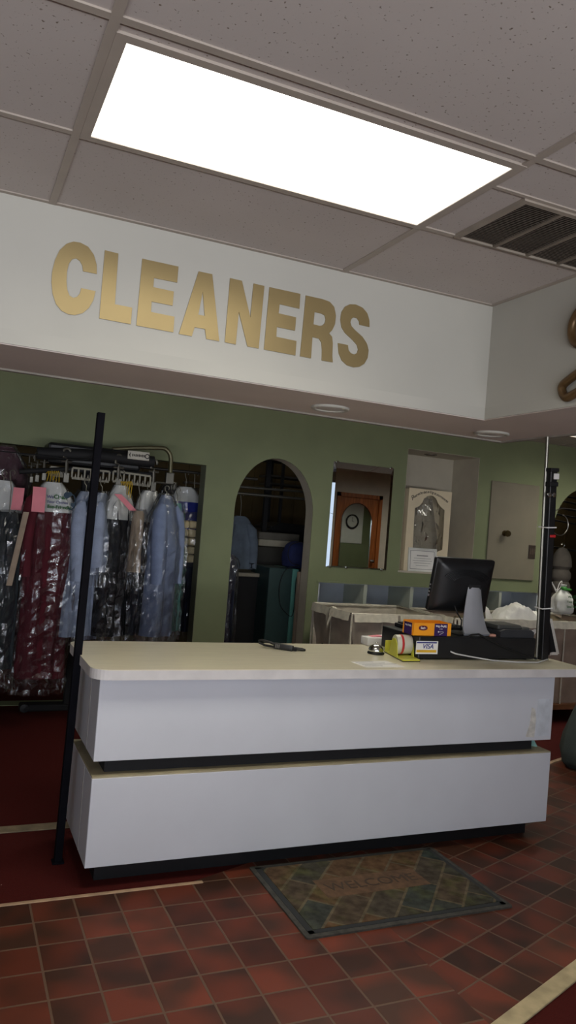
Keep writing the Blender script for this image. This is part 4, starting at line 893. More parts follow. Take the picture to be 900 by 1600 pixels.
box(f, (x0, 0, 0), (x1, .012, w), lean); box(f, (x0, 0, z1-z0-w), (x1, .012, z1-z0), lean); box(f, (x0, 0, w), (x0+w, .012, z1-z0-w), lean); box(f, (x1-w, 0, w), (x1, .012, z1-z0-w), lean); obj('frame', f, mat('white_frame', (220, 222, 216), .4), t)
f = BM(); box(f, (x0+w, .006, w), (x1-w, .010, z1-z0-w), lean); sh_ = obj('paper', f, WHITE, t)
f = BM(); W2, H2 = x1-x0, z1-z0
for (a, c) in (((x0+.022, .0052, .022), (x1-.022, .0058, .027)), ((x0+.022, .0052, H2-.027), (x1-.022, .0058, H2-.022)), ((x0+.022, .0052, .022), (x0+.027, .0058, H2-.022)), ((x1-.027, .0052, .022), (x1-.022, .0058, H2-.022))): box(f, a, c, lean)
obj('border_print', f, INKGREY, sh_)
for r, (a, c) in enumerate(((.30, .70), (.2, .8), (.16, .84), (.2, .8), (.28, .72))): f = BM(); box(f, (x0+W2*a, .0052, H2*(.66-.10*r)), (x0+W2*c, .0058, H2*(.66-.10*r)+(.010 if r == 0 else .0035)), lean); obj('text_line', f, INKGREY, sh_)

# ------------------------------------------------------------------ door seen in the mirror
t = thing('shop_door', 'orange oak door seen in the wall mirror with an arched mirror on it', 'door', (6.8, -.6, 0))
f = BM(); yd = -.548
box(f, (6.33, yd-.001, .003), (6.40, yd+.02, 2.16)); box(f, (7.20, yd-.001, .003), (7.27, yd+.02, 2.16)); box(f, (6.33, yd-.001, 2.09), (7.27, yd+.02, 2.16)); obj('casing', f, WOOD, t)
f = BM(); rbox(f, (6.385, -.60, .008), (7.215, -.556, 2.095), .003, 1); obj('leaf', f, WOOD, t)
f = BM(); lathe(f, [(0, 0), (.03, 0), (.03, .006), (.012, .01), (.012, .04), (.028, .05), (.03, .062), (0, .075)], (7.137, -.556, .95), 20, Matrix.Rotation(-PI/2, 4, 'X')); obj('knob', f, CHROME, t, True)
am = thing('arched_mirror', 'arched mirror hung on the orange oak door', 'mirror', (6.77, -.55, .5))
f = BM(); L = [(x, z) for x, z in loop_arch(6.46, 7.075, 1.66, 1.985)]; L = [(x, max(z, .45)) for x, z in L]
fill2d(f, [L], (0, -.549, 0), (1,0,0), (0,0,1), .003); obj('glass', f, MIRROR, am)
f = BM(); tube(f, [(x, -.546, z) for x, z in L], .008, 6, True); obj('edge', f, CHROME, am, True)
f = BM(); rbox(f, (9.75, YW-.02, 1.15), (10.5, YW-.0005, 2.25), .004, 1); tag(obj('reflected_niche_panel', f, WHITE), 'pale panel added on the green wall as a reflected white niche', 'board')  # flat stand-in for the niche mirrored in the door, added for the reflection
t = thing('wall_clock', 'round dark rimmed clock on the pale added panel', 'clock', (10.15, YW-.03, 1.6))
f = BM(); lathe(f, [(.20, 0), (.20, .035), (.165, .035), (.160, .01), (0, .01)], (10.15, YW-.021, 1.75), 32, Matrix.Rotation(PI/2, 4, 'X')); obj('rim', f, BLACK, t, True)
f = BM(); lathe(f, [(.158, .012), (0, .012)], (10.15, YW-.021, 1.75), 32, Matrix.Rotation(PI/2, 4, 'X')); obj('dial', f, WHITE, t)
f = BM(); box(f, (10.147, YW-.036, 1.75), (10.153, YW-.034, 1.87)); box(f, (10.15, YW-.036, 1.747), (10.23, YW-.034, 1.753)); obj('hands', f, BLACK, t)

# ------------------------------------------------------------------ garment conveyor
YC = 5.42
conv = thing('garment_conveyor', 'black motorised garment conveyor with silver slatted rails in the wide opening', 'conveyor', (.9, YC, 0))
def pc(x, y, dy=0): return P(x, y, YC+dy)
f = BM(); a, c = pc(76, 699), pc(184, 705)
rbox(f, (a.x, YC+.03, pc(75, 722).z), (c.x+.18, YC+.30, pc(75, 689).z), .02, 2); obj('housing', f, BLACK, conv)
f = BM(); tube(f, [pc(58, 708), pc(150, 712), pc(240, 722)], .042, 14); obj('drive_tube', f, BLACKM, conv, True)
f = BM(); tube(f, [pc(30, 737, .02), pc(110, 733, .02), pc(240, 742, .02)], .018, 10); obj('lower_track', f, BLACKM, conv, True)
f = BM(); a0, a1 = pc(200, 705, -.05), pc(233, 717, -.05); zt, zb_ = pc(201, 703.5, -.05).z, pc(201, 717, -.05).z
rbox(f, (a0.x, YC-.055, zb_), (a1.x, YC-.045, zt), .003, 1); np_ = obj('name_plate', f, mat('plate_white', (186, 182, 168), .5), conv)
f = BM(); w = a1.x-a0.x; h_ = zt-zb_; zc_ = (zt+zb_)/2
prism(f, [(a0.x+w*.05, YC-.0562, zc_), (a0.x+w*.13, YC-.0562, zc_+h_*.36), (a0.x+w*.11, YC-.0562, zc_), (a0.x+w*.13, YC-.0562, zc_-h_*.36)], (0, .001, 0))
for i, hk_ in enumerate((.3, .22, .3, .26, .3, .24, .3, .28)): box(f, (a0.x+w*(.2+i*.075), YC-.0562, zc_-h_*.5*hk_), (a0.x+w*(.25+i*.075), YC-.0552, zc_+h_*.5*hk_))
lathe(f, [(.018, 0), (.018, .001), (.011, .001), (.011, 0)], (a0.x+w*.9, YC-.0553, zc_), 16, Matrix.Rotation(PI/2, 4, 'X')); obj('lettering', f, INKD, np_)
f = BM(); tube(f, [P(p.x, p.y, YC+.06) for p in smooth_loop([(176,702),(210,700),(245,700),(257,701),(264,707),(267,716),(266.5,728),(266,740)], 5, False)], .016, 10); obj('arm_tube', f, mat('olive_steel', (104, 100, 76), .4, .6), conv, True)
f = BM(); e = P(265, 746, YC+.06); rbox(f, (e.x-.03, e.y-.02, e.z-.05), (e.x+.03, e.y+.02, e.z+.035), .006, 2); tube(f, [e+Vector((-.1, 0, -.045)), e+Vector((.03, 0, -.045))], .008, 8); obj('arm_clip', f, mat('worn_steel', (104, 102, 94), .4, .8), conv)
RAILM = mat('rail_offwhite', (140, 136, 120), .5, var=.08, scale=20)
def rail_seg(pa, pb_, yoff, h, n):
    g = BM(); A = pc(*pa, yoff); B = pc(*pb_, yoff); d = (B-A)
    M_ = Matrix.Translation(A) @ Matrix((d.normalized(), Vector((0,1,0)), Vector((0,0,1)))).transposed().to_4x4(); L_ = d.length
    rbox(g, (0, -.006, -.012), (L_, .006, .006), .002, 1, M_); rbox(g, (0, -.006, h-.006), (L_, .006, h+.008), .002, 1, M_)
    for i in range(n+1): rbox(g, (L_*i/n-.006, -.005, 0), (L_*i/n+.006, .005, h), .001, 1, M_)
    for i in range(n): 
        x = L_*(i+.5)/n; prism(g, [M_ @ Vector(q) for q in ((x-.008, -.022, -.006), (x+.008, -.022, -.006), (x, -.022, .03))], (0, .010, 0)); rbox(g, (x-.006, -.02, -.01), (x+.006, 0, -.002), .001, 1, M_)
    obj('rail_segment', g, RAILM, conv)
rail_seg((112, 746), (170, 752), 0, .066, 6); rail_seg((176, 751), (234, 759), 0, .066, 7); rail_seg((78, 741), (104, 744.5), .02, .05, 6)
def hook(px, py0, py1, yo=0, s=1.):
    g = BM(); a = pc(px, py0, yo-.03); c = pc(px-1.5*s, py1, yo-.01); m_ = a.lerp(c, .45)
    tube(g, arc(a+Vector((.0, 0, -.012)), (1,0,0), (0,0,1), .022*s, -.5, PI*.95, 10)+[a+Vector((-.02*s, 0, -.05)), m_+Vector((0, 0, .02)), m_], .009*s, 8)
    tube(g, [m_, c], .012*s, 8); tube(g, [m_+Vector((-.035*s, 0, 0)), m_+Vector((.035*s, 0, 0))], .008*s, 8); rbox(g, c+Vector((-.02*s, -.012, -.05*s)), c+Vector((.02*s, .012, .02*s)), .004, 1)
    obj('carrier_hook', g, mat('worn_steel', (104, 102, 94), .4, .8), conv, True)
hook(105, 703, 743); hook(186, 713, 752); hook(241, 721, 757, .02); hook(70, 705, 742, .05, .8); hook(59, 709, 745, .08, .75); hook(50, 712, 747, .12, .65)
f = BM(); fz = G(105, 1110, 0); xp = fz.x; yp = fz.y
rbox(f, (xp-.03, yp-.0, .03), (xp+.03, yp+.06, pc(75, 700).z), .005, 1); obj('support_post', f, BLACKM, conv)
f = BM(); rbox(f, (G(30, 1112, 0).x, yp-.02, 0), (xp+.25, yp+.08, .05), .01, 2); obj('foot_bar', f, BLACKM, conv)
f = BM(); lathe(f, [(0,0),(.03,0),(.03,.012),(0,.014)], (G(30, 1112, 0).x+.03, yp-.03, .03), 14, Matrix.Rotation(PI/2, 4, 'X')); obj('end_cap', f, BLACK, conv)
f = BM(); tube(f, [pc(-60, 699, -.1), pc(0, 705, -.1), pc(60, 711, -.1), pc(100, 716.5, -.1), pc(125, 719, -.1), pc(138, 717, -.1), pc(147, 709, -.08), pc(149, 696, -.02)], .004, 6); tag(obj('power_cable', f, BLACKM, None, True), 'thin black cable strung along the front of the garment conveyor', 'cable')

# ------------------------------------------------------------------ garments
RAILZ = pc(170, 752).z
def body_fn(cx, cy, z0, z1, w, d, yaw, seed, neck, sh, flare, folds, famp, grow=0.):
    ca, sa = math.cos(yaw), math.sin(yaw)
    def fn(u, v):
        z = z1-(z1-z0)*v; s = (z1-z)
        k = min(1, s/sh)**(.9 if sh > .155 else .66); hw = neck+(w/2-neck)*k; hd = (.022+(d/2-.022)*min(1, s/(sh*2.2)))
        e = v; hw *= 1+flare*e; a = 2*PI*u
        cx_, sx_ = math.cos(a), math.sin(a)
        x = (hw+grow)*math.copysign(abs(cx_)**.75, cx_); y = (hd+grow)*math.copysign(abs(sx_)**.8, sx_)
        ramp = min(1, s/.35)
        y += ramp*famp*(math.sin(folds*x/w*6.28+seed)+.6*math.sin(folds*1.7*x/w*6.28+seed*2.3+z*2.0))+ramp*famp*.8*noise.noise(Vector((x*6+seed, z*3, seed)))
        x += ramp*famp*.5*noise.noise(Vector((seed, z*4, y*8)))
        return Vector((cx+x*ca-y*sa, cy+x*sa+y*ca, z))
    return fn
film_n = [0]
def garment(name, label, cat, pxl, pxr, pyt, pyb, Y, m, yaw=0., d=.13, sleeves=0, sides=(-1, 1), neck=.045, sh=.13, flare=.04, folds=2.2, famp=.012, cape=None, capetext=False, tagpx=None, film=FILM, filmlow=.09, hook_m=DULLSTEEL, group='bagged clothes on the conveyor', hanger=True, stripe=None, rail=None):
    tl, tr_ = P(pxl, pyt+25, Y), P(pxr, pyt+25, Y); c = (tl+tr_)/2; z1 = P((pxl+pxr)/2, pyt, Y).z; z0 = P((pxl+pxr)/2, pyb, Y).z
    w = (tr_.x-tl.x)/max(.35, math.cos(yaw)); seed = random.Random(label).random()*20
    t = thing(name, label, cat, (c.x, Y, z0), group)
    f = BM(); fn = body_fn(c.x, Y, z0, z1, w, d, yaw, seed, neck, sh, flare, folds, famp); V = surf(f, fn, 56, 40, cu=True)
    f.faces.new([V[i][0] for i in range(56)]); f.faces.new([V[i][-1] for i in range(56)][::-1])
    if sleeves:
        for s in sides:
            r = Matrix.Rotation(yaw, 3, 'Z'); base = Vector((c.x, Y, 0))
            pts = [base+r @ Vector((s*(w/2*q), -.02-yo, 0))+Vector((0, 0, z1-zz)) for q, yo, zz in ((.50, 0, .075), (.74, .01, .13), (.86, .022, .24), (.90, .03, .36), (.90, .036, .48), (.86, .04, sleeves))]
            tube(f, pts, [.03, .050, .050, .047, .043, .042], 14)
    obj('cloth', f, m, t, True)
    if cape:
        f = BM(); zc = P((pxl+pxr)/2, cape, Y).z
        fc_ = body_fn(c.x, Y, zc, z1+.006, w*.98, d, yaw, seed, neck, sh, 0, .5, .002, .008); surf(f, fc_, 56, 14, cu=True)
        cp_ = obj('paper_cape', f, PAPERCAPE, t, True)
        if capetext:
            f = BM(); r = Matrix.Rotation(yaw, 3, 'Z'); u = r @ Vector((1,0,0)); fy_ = -(d/2+.014)
            def at(dx, dz): return Vector((c.x, Y, z1+dz))+r @ Vector((dx, fy_, 0))
            hz_ = z1-zc
            text(f, 'Clean', .036, at(.034, -hz_*.47), u, (0,0,1), .0008, bold=.001); text(f, 'Eco-Friendly.', .030, at(.034, -hz_*.82), u, (0,0,1), .0008, bold=.001); obj('green_lettering', f, INKG, cp_)
            f = BM(); text(f, 'We', .030, at(-.030, -hz_*.49), u, (0,0,1), .0008); text(f, 'Your Clothes', .025, at(.018, -hz_*.655), u, (0,0,1), .0008); obj('blue_lettering', f, INKB, cp_)
            f = BM(); gc = at(.105, -hz_*.60); tube(f, [gc+u*(.028*math.cos(a))+Vector((0,0,.05*math.sin(a))) for a in [-2.2+3.7*i/14 for i in range(15)]], .004, 6)
            for dx, dz, rr_ in ((-.03, .042, .022), (.012, -.018, .014), (-.012, .05, .016)): lathe(f, [(rr_, 0), (rr_, .002), (0, .002)], gc+u*dx+Vector((0,0,dz)), 9, Matrix.Rotation(PI/2, 4, 'X'))
            obj('globe_mark', f, mat('globe_ink', (44, 66, 84), .7), cp_)
    if tagpx:
        f = BM(); (ax_, ay_), (bx_, by_), wpx = tagpx; tw = wpx*.0043
        pa_, pb2 = P(ax_, ay_, Y-d/2-.035), P(bx_, by_, Y-d/2-.045)
        surf(f, lambda u, v: pa_.lerp(pb2, v)+Vector((tw*(u-.5), -.012*math.sin(PI*v), .0))+Vector((0, 0, 0)), 5, 10); g_ = obj('pink_tag', f, PINK, t, True)
    if stripe:
        f = BM(); (ax_, ay_), (bx_, by_), wd, sm = stripe; a_, b_ = P(ax_, ay_, Y-d/2-.03), P(bx_, by_, Y-d/2-.03)
        surf(f, lambda u, v: a_.lerp(b_, v)+Vector((wd*(u-.5), -.006*math.sin(PI*u), 0)), 5, 14); obj('hanging_strap', f, sm, t, True)
    if film:
        f = BM(); ff = body_fn(c.x, Y, z0-filmlow, z1+.012, w, d, yaw, seed+3, neck*.8, sh, flare, folds*1.5, famp*1.3, .018)
        rj = random.Random(int(seed*1000)); NU, NV = 32, max(16, int((z1-z0)*30)); J = [[rj.random()-.5 for _ in range(3*NV)] for _ in range(NU)]
        def crease(u, v):
            p = ff(u, v); q = ff((u+.004) % 1, v)-ff((u-.004) % 1, v); nrm = Vector((q.y, -q.x, 0)); nrm = nrm.normalized() if nrm.length > 1e-9 else Vector((0, -1, 0))
            i, j = int(round(u*NU)) % NU, int(round(v*(NV-1))); a = abs(noise.noise(Vector((p.x*12+p.z*4+seed, p.y*12, p.z*4-p.x*6))))
            return p+nrm*(.010*(.5-a*1.6)+.015*J[i][3*j])*min(1, v*8)+Vector((.010*J[i][3*j+1], 0, .012*J[i][3*j+2]))
        surf(f, crease, NU, NV, cu=True); bmesh.ops.triangulate(f, faces=f.faces[:], quad_method='ALTERNATE'); obj('plastic_cover', f, film, t)
    if hanger:
        f = BM(); top = Vector((c.x, Y-.0, rail if rail else (RAILZ-.012 if z1 < RAILZ-.03 else z1+.1))); nk = Vector((c.x, Y, z1-.01)); r = Matrix.Rotation(yaw, 3, 'Z')
        hkp = [nk, nk.lerp(top, .6), top+Vector((-.012, 0, -.02))]+arc(top, (1,0,0), (0,0,1), .016, PI*.9, -PI*.25, 8)
        tube(f, hkp, .0032, 6); tube(f, [nk, Vector((c.x, Y, z1-.1))+r @ Vector((-w*.42, 0, 0)), Vector((c.x, Y, z1-.1))+r @ Vector((w*.42, 0, 0)), nk], .003, 6, False)
        tag(obj('wire_hanger', f, hook_m, None, True), 'wire hanger holding the ' + label, 'hanger', 'wire hangers on the conveyor rail')
    return t
def cloth(n, c, **k): return mat(n, c, .85, var=.08, scale=10, bump=.2, bscale=120, **k)
MAROON = cloth('maroon_cloth', (84, 14, 30)); BLKCL = cloth('black_cloth', (20, 20, 24)); LBLUE = cloth('light_blue_cloth', (152, 164, 188)); GBLUE = cloth('grey_blue_cloth', (116, 130, 160))
NAVY = cloth('navy_cloth', (30, 36, 58)); CHAR = cloth('charcoal_cloth', (40, 42, 50)); TANC = cloth('tan_cloth', (166, 148, 128)); AQUA = cloth('aqua_cloth', (92, 156, 152)); ROYAL = cloth('royal_blue_cloth', (26, 44, 150)); CREAM = cloth('cream_quilt', (216, 200, 158)); DTEAL = cloth('dark_teal_cloth', (34, 42, 48)); GREYW = cloth('pale_grey_cloth', (170, 176, 196)); PURP = cloth('dusty_purple_cloth', (128, 112, 142)); DKPLUM = cloth('plum_cloth', (70, 30, 44))
garment('dress', 'maroon dress under a printed white paper cape in clear film', 'dress', 40, 122, 755, 1058, 5.32, MAROON, .08, .15, sleeves=.62, sides=(-1,), flare=.0, cape=800, capetext=True, tagpx=((62, 761), (59, 800), 19), sh=.17, filmlow=.10)
garment('coat', 'black coat under a paper cape at the photo edge', 'coat', -34, 40, 752, 985, 5.44, BLKCL, -.1, .14, cape=800, tagpx=((30, 762), (25, 797), 16), sh=.18, filmlow=.05, film=FILMH)
garment('trousers', 'dark teal trousers in crinkled film hanging at the photo edge', 'trousers', -8, 32, 800, 1045, 5.22, DTEAL, .5, .10, neck=.06, filmlow=.14, stripe=((41, 800), (14, 915), .035, TANC), folds=1.4, hanger=True)
garment('coat', 'bagged plum coat hanging highest behind the black coat', 'coat', -30, 46, 698, 880, 5.66, DKPLUM, 0, .16, film=FILMH, sh=.2, filmlow=.15, hanger=False)
garment('shirt', 'light blue shirt hanging edge-on beside the maroon dress', 'shirt', 112, 152, 768, 992, 5.36, LBLUE, .75, .16, sleeves=.6, sh=.14, flare=.30, filmlow=.05)
garment('shirt', 'pale blue shirt in shiny film right behind the black post', 'shirt', 140, 174, 770, 893, 5.34, LBLUE, .9, .13, sleeves=.5, film=FILMH, filmlow=.1)
garment('trousers', 'pale grey trousers hanging below the shiny blue shirt', 'trousers', 134, 156, 860, 998, 5.42, GREYW, .6, .08, neck=.05, sh=.05, film=None, hanger=False)
garment('coat', 'black coat under a white paper cape with curled pink tag', 'coat', 162, 212, 760, 992, 5.40, BLKCL, .55, .15, cape=812, tagpx=((184, 772), (208, 798), 12), sh=.17, folds=3)
garment('scarf', 'narrow tan scarf with dusty purple shirt in film', 'scarf', 206, 224, 798, 894, 5.28, TANC, .4, .06, neck=.03, sh=.05, filmlow=.12)
garment('jacket', 'charcoal jacket under a small paper cape behind the tan scarf', 'jacket', 212, 250, 768, 990, 5.46, CHAR, .6, .14, cape=816, sh=.13)
garment('shirt', 'grey-blue shirt in glossy film with teal shirt behind it', 'shirt', 236, 280, 774, 992, 5.34, GBLUE, .65, .17, sleeves=.62, sh=.16, film=FILMH, filmlow=.06)
garment('shirt', 'slim aqua shirt edge-on at the end of the rail', 'shirt', 266, 284, 786, 985, 5.46, AQUA, .9, .10, sh=.14, filmlow=.06)
garment('dress', 'royal blue dress under a paper cape nearest the green jamb', 'dress', 258, 318, 762, 830, 6.2, ROYAL, .1, .14, cape=784, sh=.14, filmlow=.04, rail=1.83, group='bagged clothes behind the opening')
garment('jacket', 'navy jacket in film below the cream quilt by the jamb', 'jacket', 274, 314, 872, 985, 6.2, NAVY, .1, .14, neck=.1, sh=.06, filmlow=.06, rail=1.83, group='bagged clothes behind the opening')
garment('coat', 'dark coat in black film behind the grey-blue shirt', 'coat', 244, 284, 755, 990, 6.2, BLKCL, 0, .16, sh=.16, rail=1.83, group='bagged clothes behind the opening')
garment('shirt', 'deep blue shirt hanging low between the pale grey trousers and black coat', 'shirt', 146, 172, 880, 985, 5.50, NAVY, .5, .12, hanger=False, film=None, neck=.06, sh=.05)
f = BM(); tube(f, [(-1.2, 6.2, 1.842), (2.4, 6.2, 1.842)], .012, 10); tag(obj('steel_pipe', f, mat('dark_steel', (74, 72, 68), .4, .6), None, True), 'thin steel hanging rail behind the wide opening and conveyor', 'pipe', 'pipes in the back room')
# cream quilted item
qa, qb = P(284, 812, 6.12), P(313, 880, 6.12)
t = thing('quilt', 'folded cream quilt in clear film by the green jamb', 'quilt', ((qa.x+qb.x)/2, 6.12, qb.z), 'bagged clothes behind the opening')
f = BM(); hq = (qa.z-qb.z)/5
for k in range(5):
    for j in range(2): rbox(f, (qa.x-.02+j*.07, 6.05, qb.z+k*hq+.003), (qa.x+.05+j*.07+.0, 6.17, qb.z+(k+1)*hq-.003), .02, 3)
obj('cloth', f, CREAM, t, True)
f = BM(); fn = body_fn((qa.x+qb.x)/2, 6.11, qb.z-.03, qa.z+.07, .26, .17, 0, 4, .05, .10, 0, 3, .008); surf(f, fn, 40, 24, cu=True); obj('plastic_cover', f, FILMH, t, True)
# bundles of yellow tag wires on the rail
for (px, py, n_, lb) in ((197, 757, 8, 'bundle of yellow wire hooks on the rail above the tan scarf'), (83, 741, 6, 'bundle of yellow wire hooks on the rail above the maroon dress')):
    f = BM()
    for k in range(n_):
        a = pc(px-8+k*16/(n_-1), py-1, -.03); tube(f, [a+Vector((-.008, .03, .002)), a+Vector((0, 0, .016)), a+Vector((.006, -.008, 0)), a+Vector((.01*(k % 3-1), -.01, -.08-.02*(k % 2)))], .0028, 5)
    tag(obj('hook_bundle', f, YTAG, None, True), lb, 'hooks', 'yellow wire hooks on the rail')

# ------------------------------------------------------------------ back room things seen through the arch
f = BM(); ja = P(390, 806, 6.5)
garment('jacket', 'grey-blue work jacket hanging inside the archway', 'jacket', 350, 397, 806, 888, 6.70, cloth('slate_cloth', (92, 104, 118)), 0, .16, sleeves=.42, film=None, rail=P(380, 772, 6.7).z-.004, group='clothes inside the archway', sh=.12)
garment('coat', 'dark bagged coat hanging just inside the archway edge', 'coat', 338, 369, 868, 1010, 6.16, NAVY, 0, .10, neck=.04, sh=.05, film=FILMH, filmlow=.12, rail=1.80, group='clothes inside the archway')
ya = 6.55; tz_ = P(400, 896, ya).z
t = thing('work_table', 'grey-topped work table inside the archway', 'table', (P(400, 900, ya).x, ya+.3, 0))
xa, xb = P(352, 900, ya).x, P(418, 905, ya).x
f = BM(); rbox(f, (xa, ya, tz_-.035), (xb, ya+.7, tz_), .006, 1); obj('table_top', f, mat('grey_laminate', (150, 144, 128), .4), t)
f = BM(); box(f, (xa+.02, ya+.03, .05), (xb-.03, ya+.66, tz_-.035)); obj('base', f, BLACKM, t)
f = BM(); box(f, (xa+.05, ya+.06, 0), (xb-.06, ya+.6, .05)); obj('plinth', f, BLACKM, t)
ya2 = 6.32
t = thing('steel_cabinet', 'teal steel cabinet standing inside the archway', 'cabinet', (P(435, 950, ya2).x, ya2+.2, 0))
xa, xb, xc = P(420, 905, ya2).x, P(456, 905, ya2).x, P(465, 905, ya2).x; zc = P(440, 888, ya2).z
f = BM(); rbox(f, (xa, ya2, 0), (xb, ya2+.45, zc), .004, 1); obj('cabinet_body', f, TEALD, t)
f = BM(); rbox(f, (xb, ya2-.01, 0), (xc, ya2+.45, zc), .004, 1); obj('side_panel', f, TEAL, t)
# cream board beside the cabinet
f = BM(); rbox(f, (P(466, 910, 6.16).x, 6.16, 0), (P(478, 910, 6.16).x, 6.20, P(470, 894, 6.16).z), .003, 1); tag(obj('pale_board', f, mat('pale_board', (176, 160, 140), .7)), 'pale board standing upright beside the teal cabinet', 'board')
# white press box on the table, blue bag and its cord
pa_ = P(405, 842, 6.95); pb_ = P(456, 856, 6.95)
t = thing('storage_box', 'long white box resting behind the work table', 'box', (pa_.x, 6.95, pb_.z)); 
f = BM(); rbox(f, (pa_.x, 6.95, pb_.z), (pb_.x+.06, 7.2, pa_.z), .006, 1); obj('box_body', f, mat('offwhite_board', (176, 170, 150), .7), t)
f = BM(); rbox(f, (pa_.x-.01, 6.94, pa_.z), (pb_.x+.07, 7.21, pa_.z+.07), .006, 1); obj('lid', f, mat('grey_lid', (104, 100, 90), .7), t)
f = BM(); xa = P(400, 870, 6.93).x; rbox(f, (xa, 6.93, 0), (P(462, 870, 6.93).x+.1, 7.3, pb_.z-.002), .01, 1); tag(obj('press_bench', f, mat('bench_dark', (54, 52, 46), .6)), 'dark bench carrying the long white box inside the archway', 'bench')
t = thing('blue_bag', 'blue cloth bag on top of the teal cabinet', 'bag', (P(462, 886, 6.45).x, 6.45, zc))
f = BM(); bc2 = P(463, 868, 6.48); bz = P(463, 845, 6.48).z
def blue(u, v):
    a = 2*PI*u; pr = [(.6, 0), (.95, .08), (1, .35), (.95, .6), (.8, .82), (.45, .96), (0, 1)]; k = v*6; i = min(5, int(k)); q = k-i; r = pr[i][0]*(1-q)+pr[i+1][0]*q; z = pr[i][1]*(1-q)+pr[i+1][1]*q
    w = 1+.12*noise.noise(Vector((math.cos(a)*2, math.sin(a)*2, z*3)))
    return Vector((bc2.x+.125*r*w*math.cos(a), 6.50+.11*r*w*math.sin(a), zc+(bz-zc)*z))
surf(f, blue, 30, 20, cu=True); obj('sack', f, cloth('blue_bag_cloth', (30, 40, 88)), t, True)
f = BM(); Lc = smooth_loop([(470,846),(454,852),(450,868),(456,880),(468,884),(449,888),(439,905),(436,925),(438,945),(446,957),(455,963),(459,952),(461,930),(463,905),(470,890),(477,886)], 5, False)
tube(f, [P(p.x, p.y, 6.30) for p in Lc], .0035, 6); tag(obj('black_cable', f, BLACKM, None, True), 'looped black cable hanging from the blue bag over the teal cabinet', 'cable')
# pipes, posts and dark machine
for (a, c, Y_, r, lb) in (((366, 760, ), (482, 769), 6.9, .012, 'upper thin steel pipe crossing the archway'), ((366, 770), (488, 781), 6.7, .014, 'lower thin steel pipe crossing the archway')):
    f = BM(); pa3, pb3 = P(*a, Y_), P(*c, Y_); e_ = (pb3-pa3).normalized(); tube(f, [pa3-e_*.5, pb3+e_*.6], r, 10); tag(obj('steel_pipe', f, DULLSTEEL, None, True), lb, 'pipe', 'pipes behind the archway')
for (px, lb) in ((417, 'thicker dark upright post behind the archway pipes'), (440, 'thinner dark upright post further back behind the pipes')):
    p = P(px, 780, 7.4 if px == 440 else 7.1); f = BM(); box(f, (p.x-.022 if px == 417 else p.x-.012, p.y, 0), (p.x+.022 if px == 417 else p.x+.012, p.y+.04, 2.7)); tag(obj('dark_post', f, BLACKM), lb, 'post', 'posts behind the archway')
ma, mb = P(424, 812, 7.3), P(486, 832, 7.3)
t = thing('press_machine', 'dark pressing machine behind the long white box', 'machine', (ma.x, 7.3, 0))
f = BM(); rbox(f, (ma.x, 7.32, 0), (mb.x+.2, 7.8, ma.z-.06), .02, 2); obj('machine_body', f, BLACKM, t)
f = BM(); prism(f, [(ma.x-.12, 7.3, ma.z-.17), (ma.x+.1, 7.3, ma.z-.02), (mb.x+.2, 7.3, ma.z-.04), (mb.x+.2, 7.3, ma.z-.17)], (0, .5, 0)); obj('press_head', f, BLACK, t)
# high shelf racks inside arch
pr = P(455, 755, 7.9); t = thing('storage_rack', 'dark rack of shelves high at the back of the archway', 'rack', (pr.x, 7.9, 0))
for k, py in enumerate((720, 745, 757)):
    f = BM(); p = P(455, py, 7.9); box(f, (p.x-.25, 7.9, p.z-.02), (p.x+.5, 8.25, p.z)); obj('shelf', f, mat('shelf_steel', (80, 78, 72), .5), t)
for dx in (-.25, .47):
    f = BM(); box(f, (pr.x+dx, 7.92, 0), (pr.x+dx+.03, 7.95, 2.6)); obj('leg', f, BLACKM, t)
# right arch: steaming form and slatted rails
t = thing('steam_form', 'grey padded steaming form with bulging bands inside the second arch', 'steam form', (P(880, 930, 6.5).x, 6.5, 0))
f = BM(); fc0 = P(880, 855, 6.5); pts = []
def form(u, v):
    a = 2*PI*u; z0_ = 0.35; zt_ = fc0.z; z = z0_+(zt_-z0_)*v
    prof = .115 if v < .8 else .115*math.sqrt(max(0, 1-((v-.8)/.2)**2))+.004
    s = 1-.22*abs(math.cos((z-z0_)*PI/.125)) **6 if v < .8 else 1
    return Vector((fc0.x-.005+prof*s*math.cos(a), 6.5+prof*.8*s*math.sin(a), z))
surf(f, form, 28, 70, cu=True); obj('padded_body', f, mat('form_grey', (112, 105, 96), .9, var=.08), t, True)
f = BM(); cyl(f, (fc0.x-.005, 6.5, 0), (fc0.x-.005, 6.5, .4), .03, 12); lathe(f, [(0, 0), (.2, 0), (.2, .02), (.03, .05)], (fc0.x-.005, 6.5, 0), 24); obj('pedestal', f, BLACKM, t)
f = BM(); tube(f, arc(fc0+Vector((-.005, 0, .02)), (1,0,0), (0,0,1), .02, -PI*.4, PI, 8), .006, 6); obj('top_hook', f, CHROME, t, True)
t = thing('pipe_rack', 'dark rack of horizontal pipes inside the second arch', 'rack', (5.95, 6.9, 0))
for k, py in enumerate((775, 784, 795, 806, 816, 858)):
    f = BM(); p = P(885, py, 6.9 if k < 5 else 6.75); tube(f, [p+Vector((-.5, 0, .03)), p+Vector((.7, 0, -.05))], .011, 8); obj('pipe', f, mat('dark_steel', (74, 72, 68), .4, .6), t)
for x in (5.55, 7.0):
    f = BM(); box(f, (x-.02, 6.98, 0), (x+.02, 7.02, 2.5)); obj('post', f, BLACKM, t)

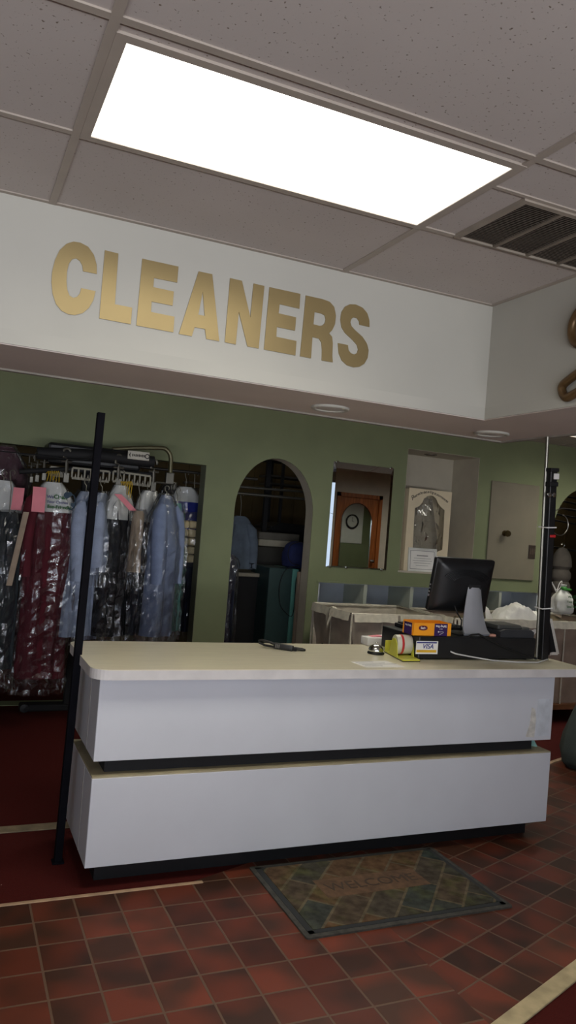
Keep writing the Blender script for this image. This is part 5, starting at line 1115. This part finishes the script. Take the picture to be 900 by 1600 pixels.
# dark green sack on the floor at right
sb = G(897, 1203, 0); t = thing('garment_sack', 'dark green laundry sack standing on the tiles near the counter end', 'sack', (sb.x+.12, sb.y, 0))
f = BM()
def sack(u, v):
    a = 2*PI*u; pr = [(.0, .0), (.15, .004), (.19, .04), (.205, .11), (.185, .21), (.145, .33), (.105, .44), (.07, .55), (.032, .62), (.05, .66), (.058, .70), (.0, .69)]; k = v*11; i = min(10, int(k)); q = k-i
    r = pr[i][0]*(1-q)+pr[i+1][0]*q; z = pr[i][1]*(1-q)+pr[i+1][1]*q
    w = 1+.05*math.sin(7*a+z*3)+.10*noise.noise(Vector((math.cos(a)*2, math.sin(a)*2, z*4)))
    return Vector((sb.x+.135+.02*z+r*w*math.cos(a), sb.y+.0+r*w*math.sin(a), .003+z))
surf(f, sack, 40, 45, cu=True); obj('sack_body', f, cloth('dark_green_nylon', (58, 66, 62)), t, True)
f = BM(); lathe(f, [(.033, -.008), (.040, 0), (.033, .008)], (sb.x+.135+.013, sb.y, .624), 16); obj('drawcord', f, BLACKM, t, True)

# ------------------------------------------------------------------ light, world, camera
w = bpy.data.worlds.new('daylight'); bpy.context.scene.world = w; w.use_nodes = True
bg = w.node_tree.nodes['Background']; bg.inputs[0].default_value = (*lin((200, 214, 240)), 1); bg.inputs[1].default_value = 1.4
def area(name, loc, size, sy_, rot, power, col):
    l = bpy.data.lights.new(name, 'AREA'); l.shape = 'RECTANGLE'; l.size = size; l.size_y = sy_; l.energy = power; l.color = col
    o = bpy.data.objects.new(name, l); C.objects.link(o); o.location = loc; o.rotation_euler = rot; return o
area('window_daylight', (-1.2, -3.0, 1.55), 4.6, 2.0, (math.radians(90), 0, math.radians(-8)), 85, (.84, .89, 1.0))
area('pavement_bounce', (-.6, -3.6, .35), 7.0, 1.2, (math.radians(130), 0, 0), 640, (.97, .95, .94))
area('back_room_fill', (2.5, 7.9, 2.6), 3, .1, (0, 0, 0), 1.6, (1, .93, .78))  # unseen fill lamp added to lift the dark back room
area('back_room_fill_east', (6.6, 8.0, 2.6), 3, .1, (0, 0, 0), 5, (1, .9, .7))  # second added fill, brightens the mustard wall past the second arch
cam = bpy.data.cameras.new('camera'); co = bpy.data.objects.new('camera', cam); C.objects.link(co)
M3 = Matrix((R2, U2, -FW)).transposed(); co.matrix_world = Matrix.Translation((0, 0, EYE)) @ M3.to_4x4()
cam.sensor_fit = 'VERTICAL'; cam.sensor_height = 36; cam.sensor_width = 36; cam.lens = FPX/1600*36; cam.clip_start = .02
bpy.context.scene.camera = co
sc = bpy.context.scene
sc.view_settings.view_transform = 'Standard'; sc.view_settings.look = 'None'; sc.view_settings.exposure = 0; sc.view_settings.gamma = 1
sc.cycles.use_denoising = True; sc.cycles.max_bounces = 10; sc.cycles.transparent_max_bounces = 24; sc.cycles.sample_clamp_indirect = 4; sc.cycles.caustics_reflective = False; sc.cycles.caustics_refractive = False
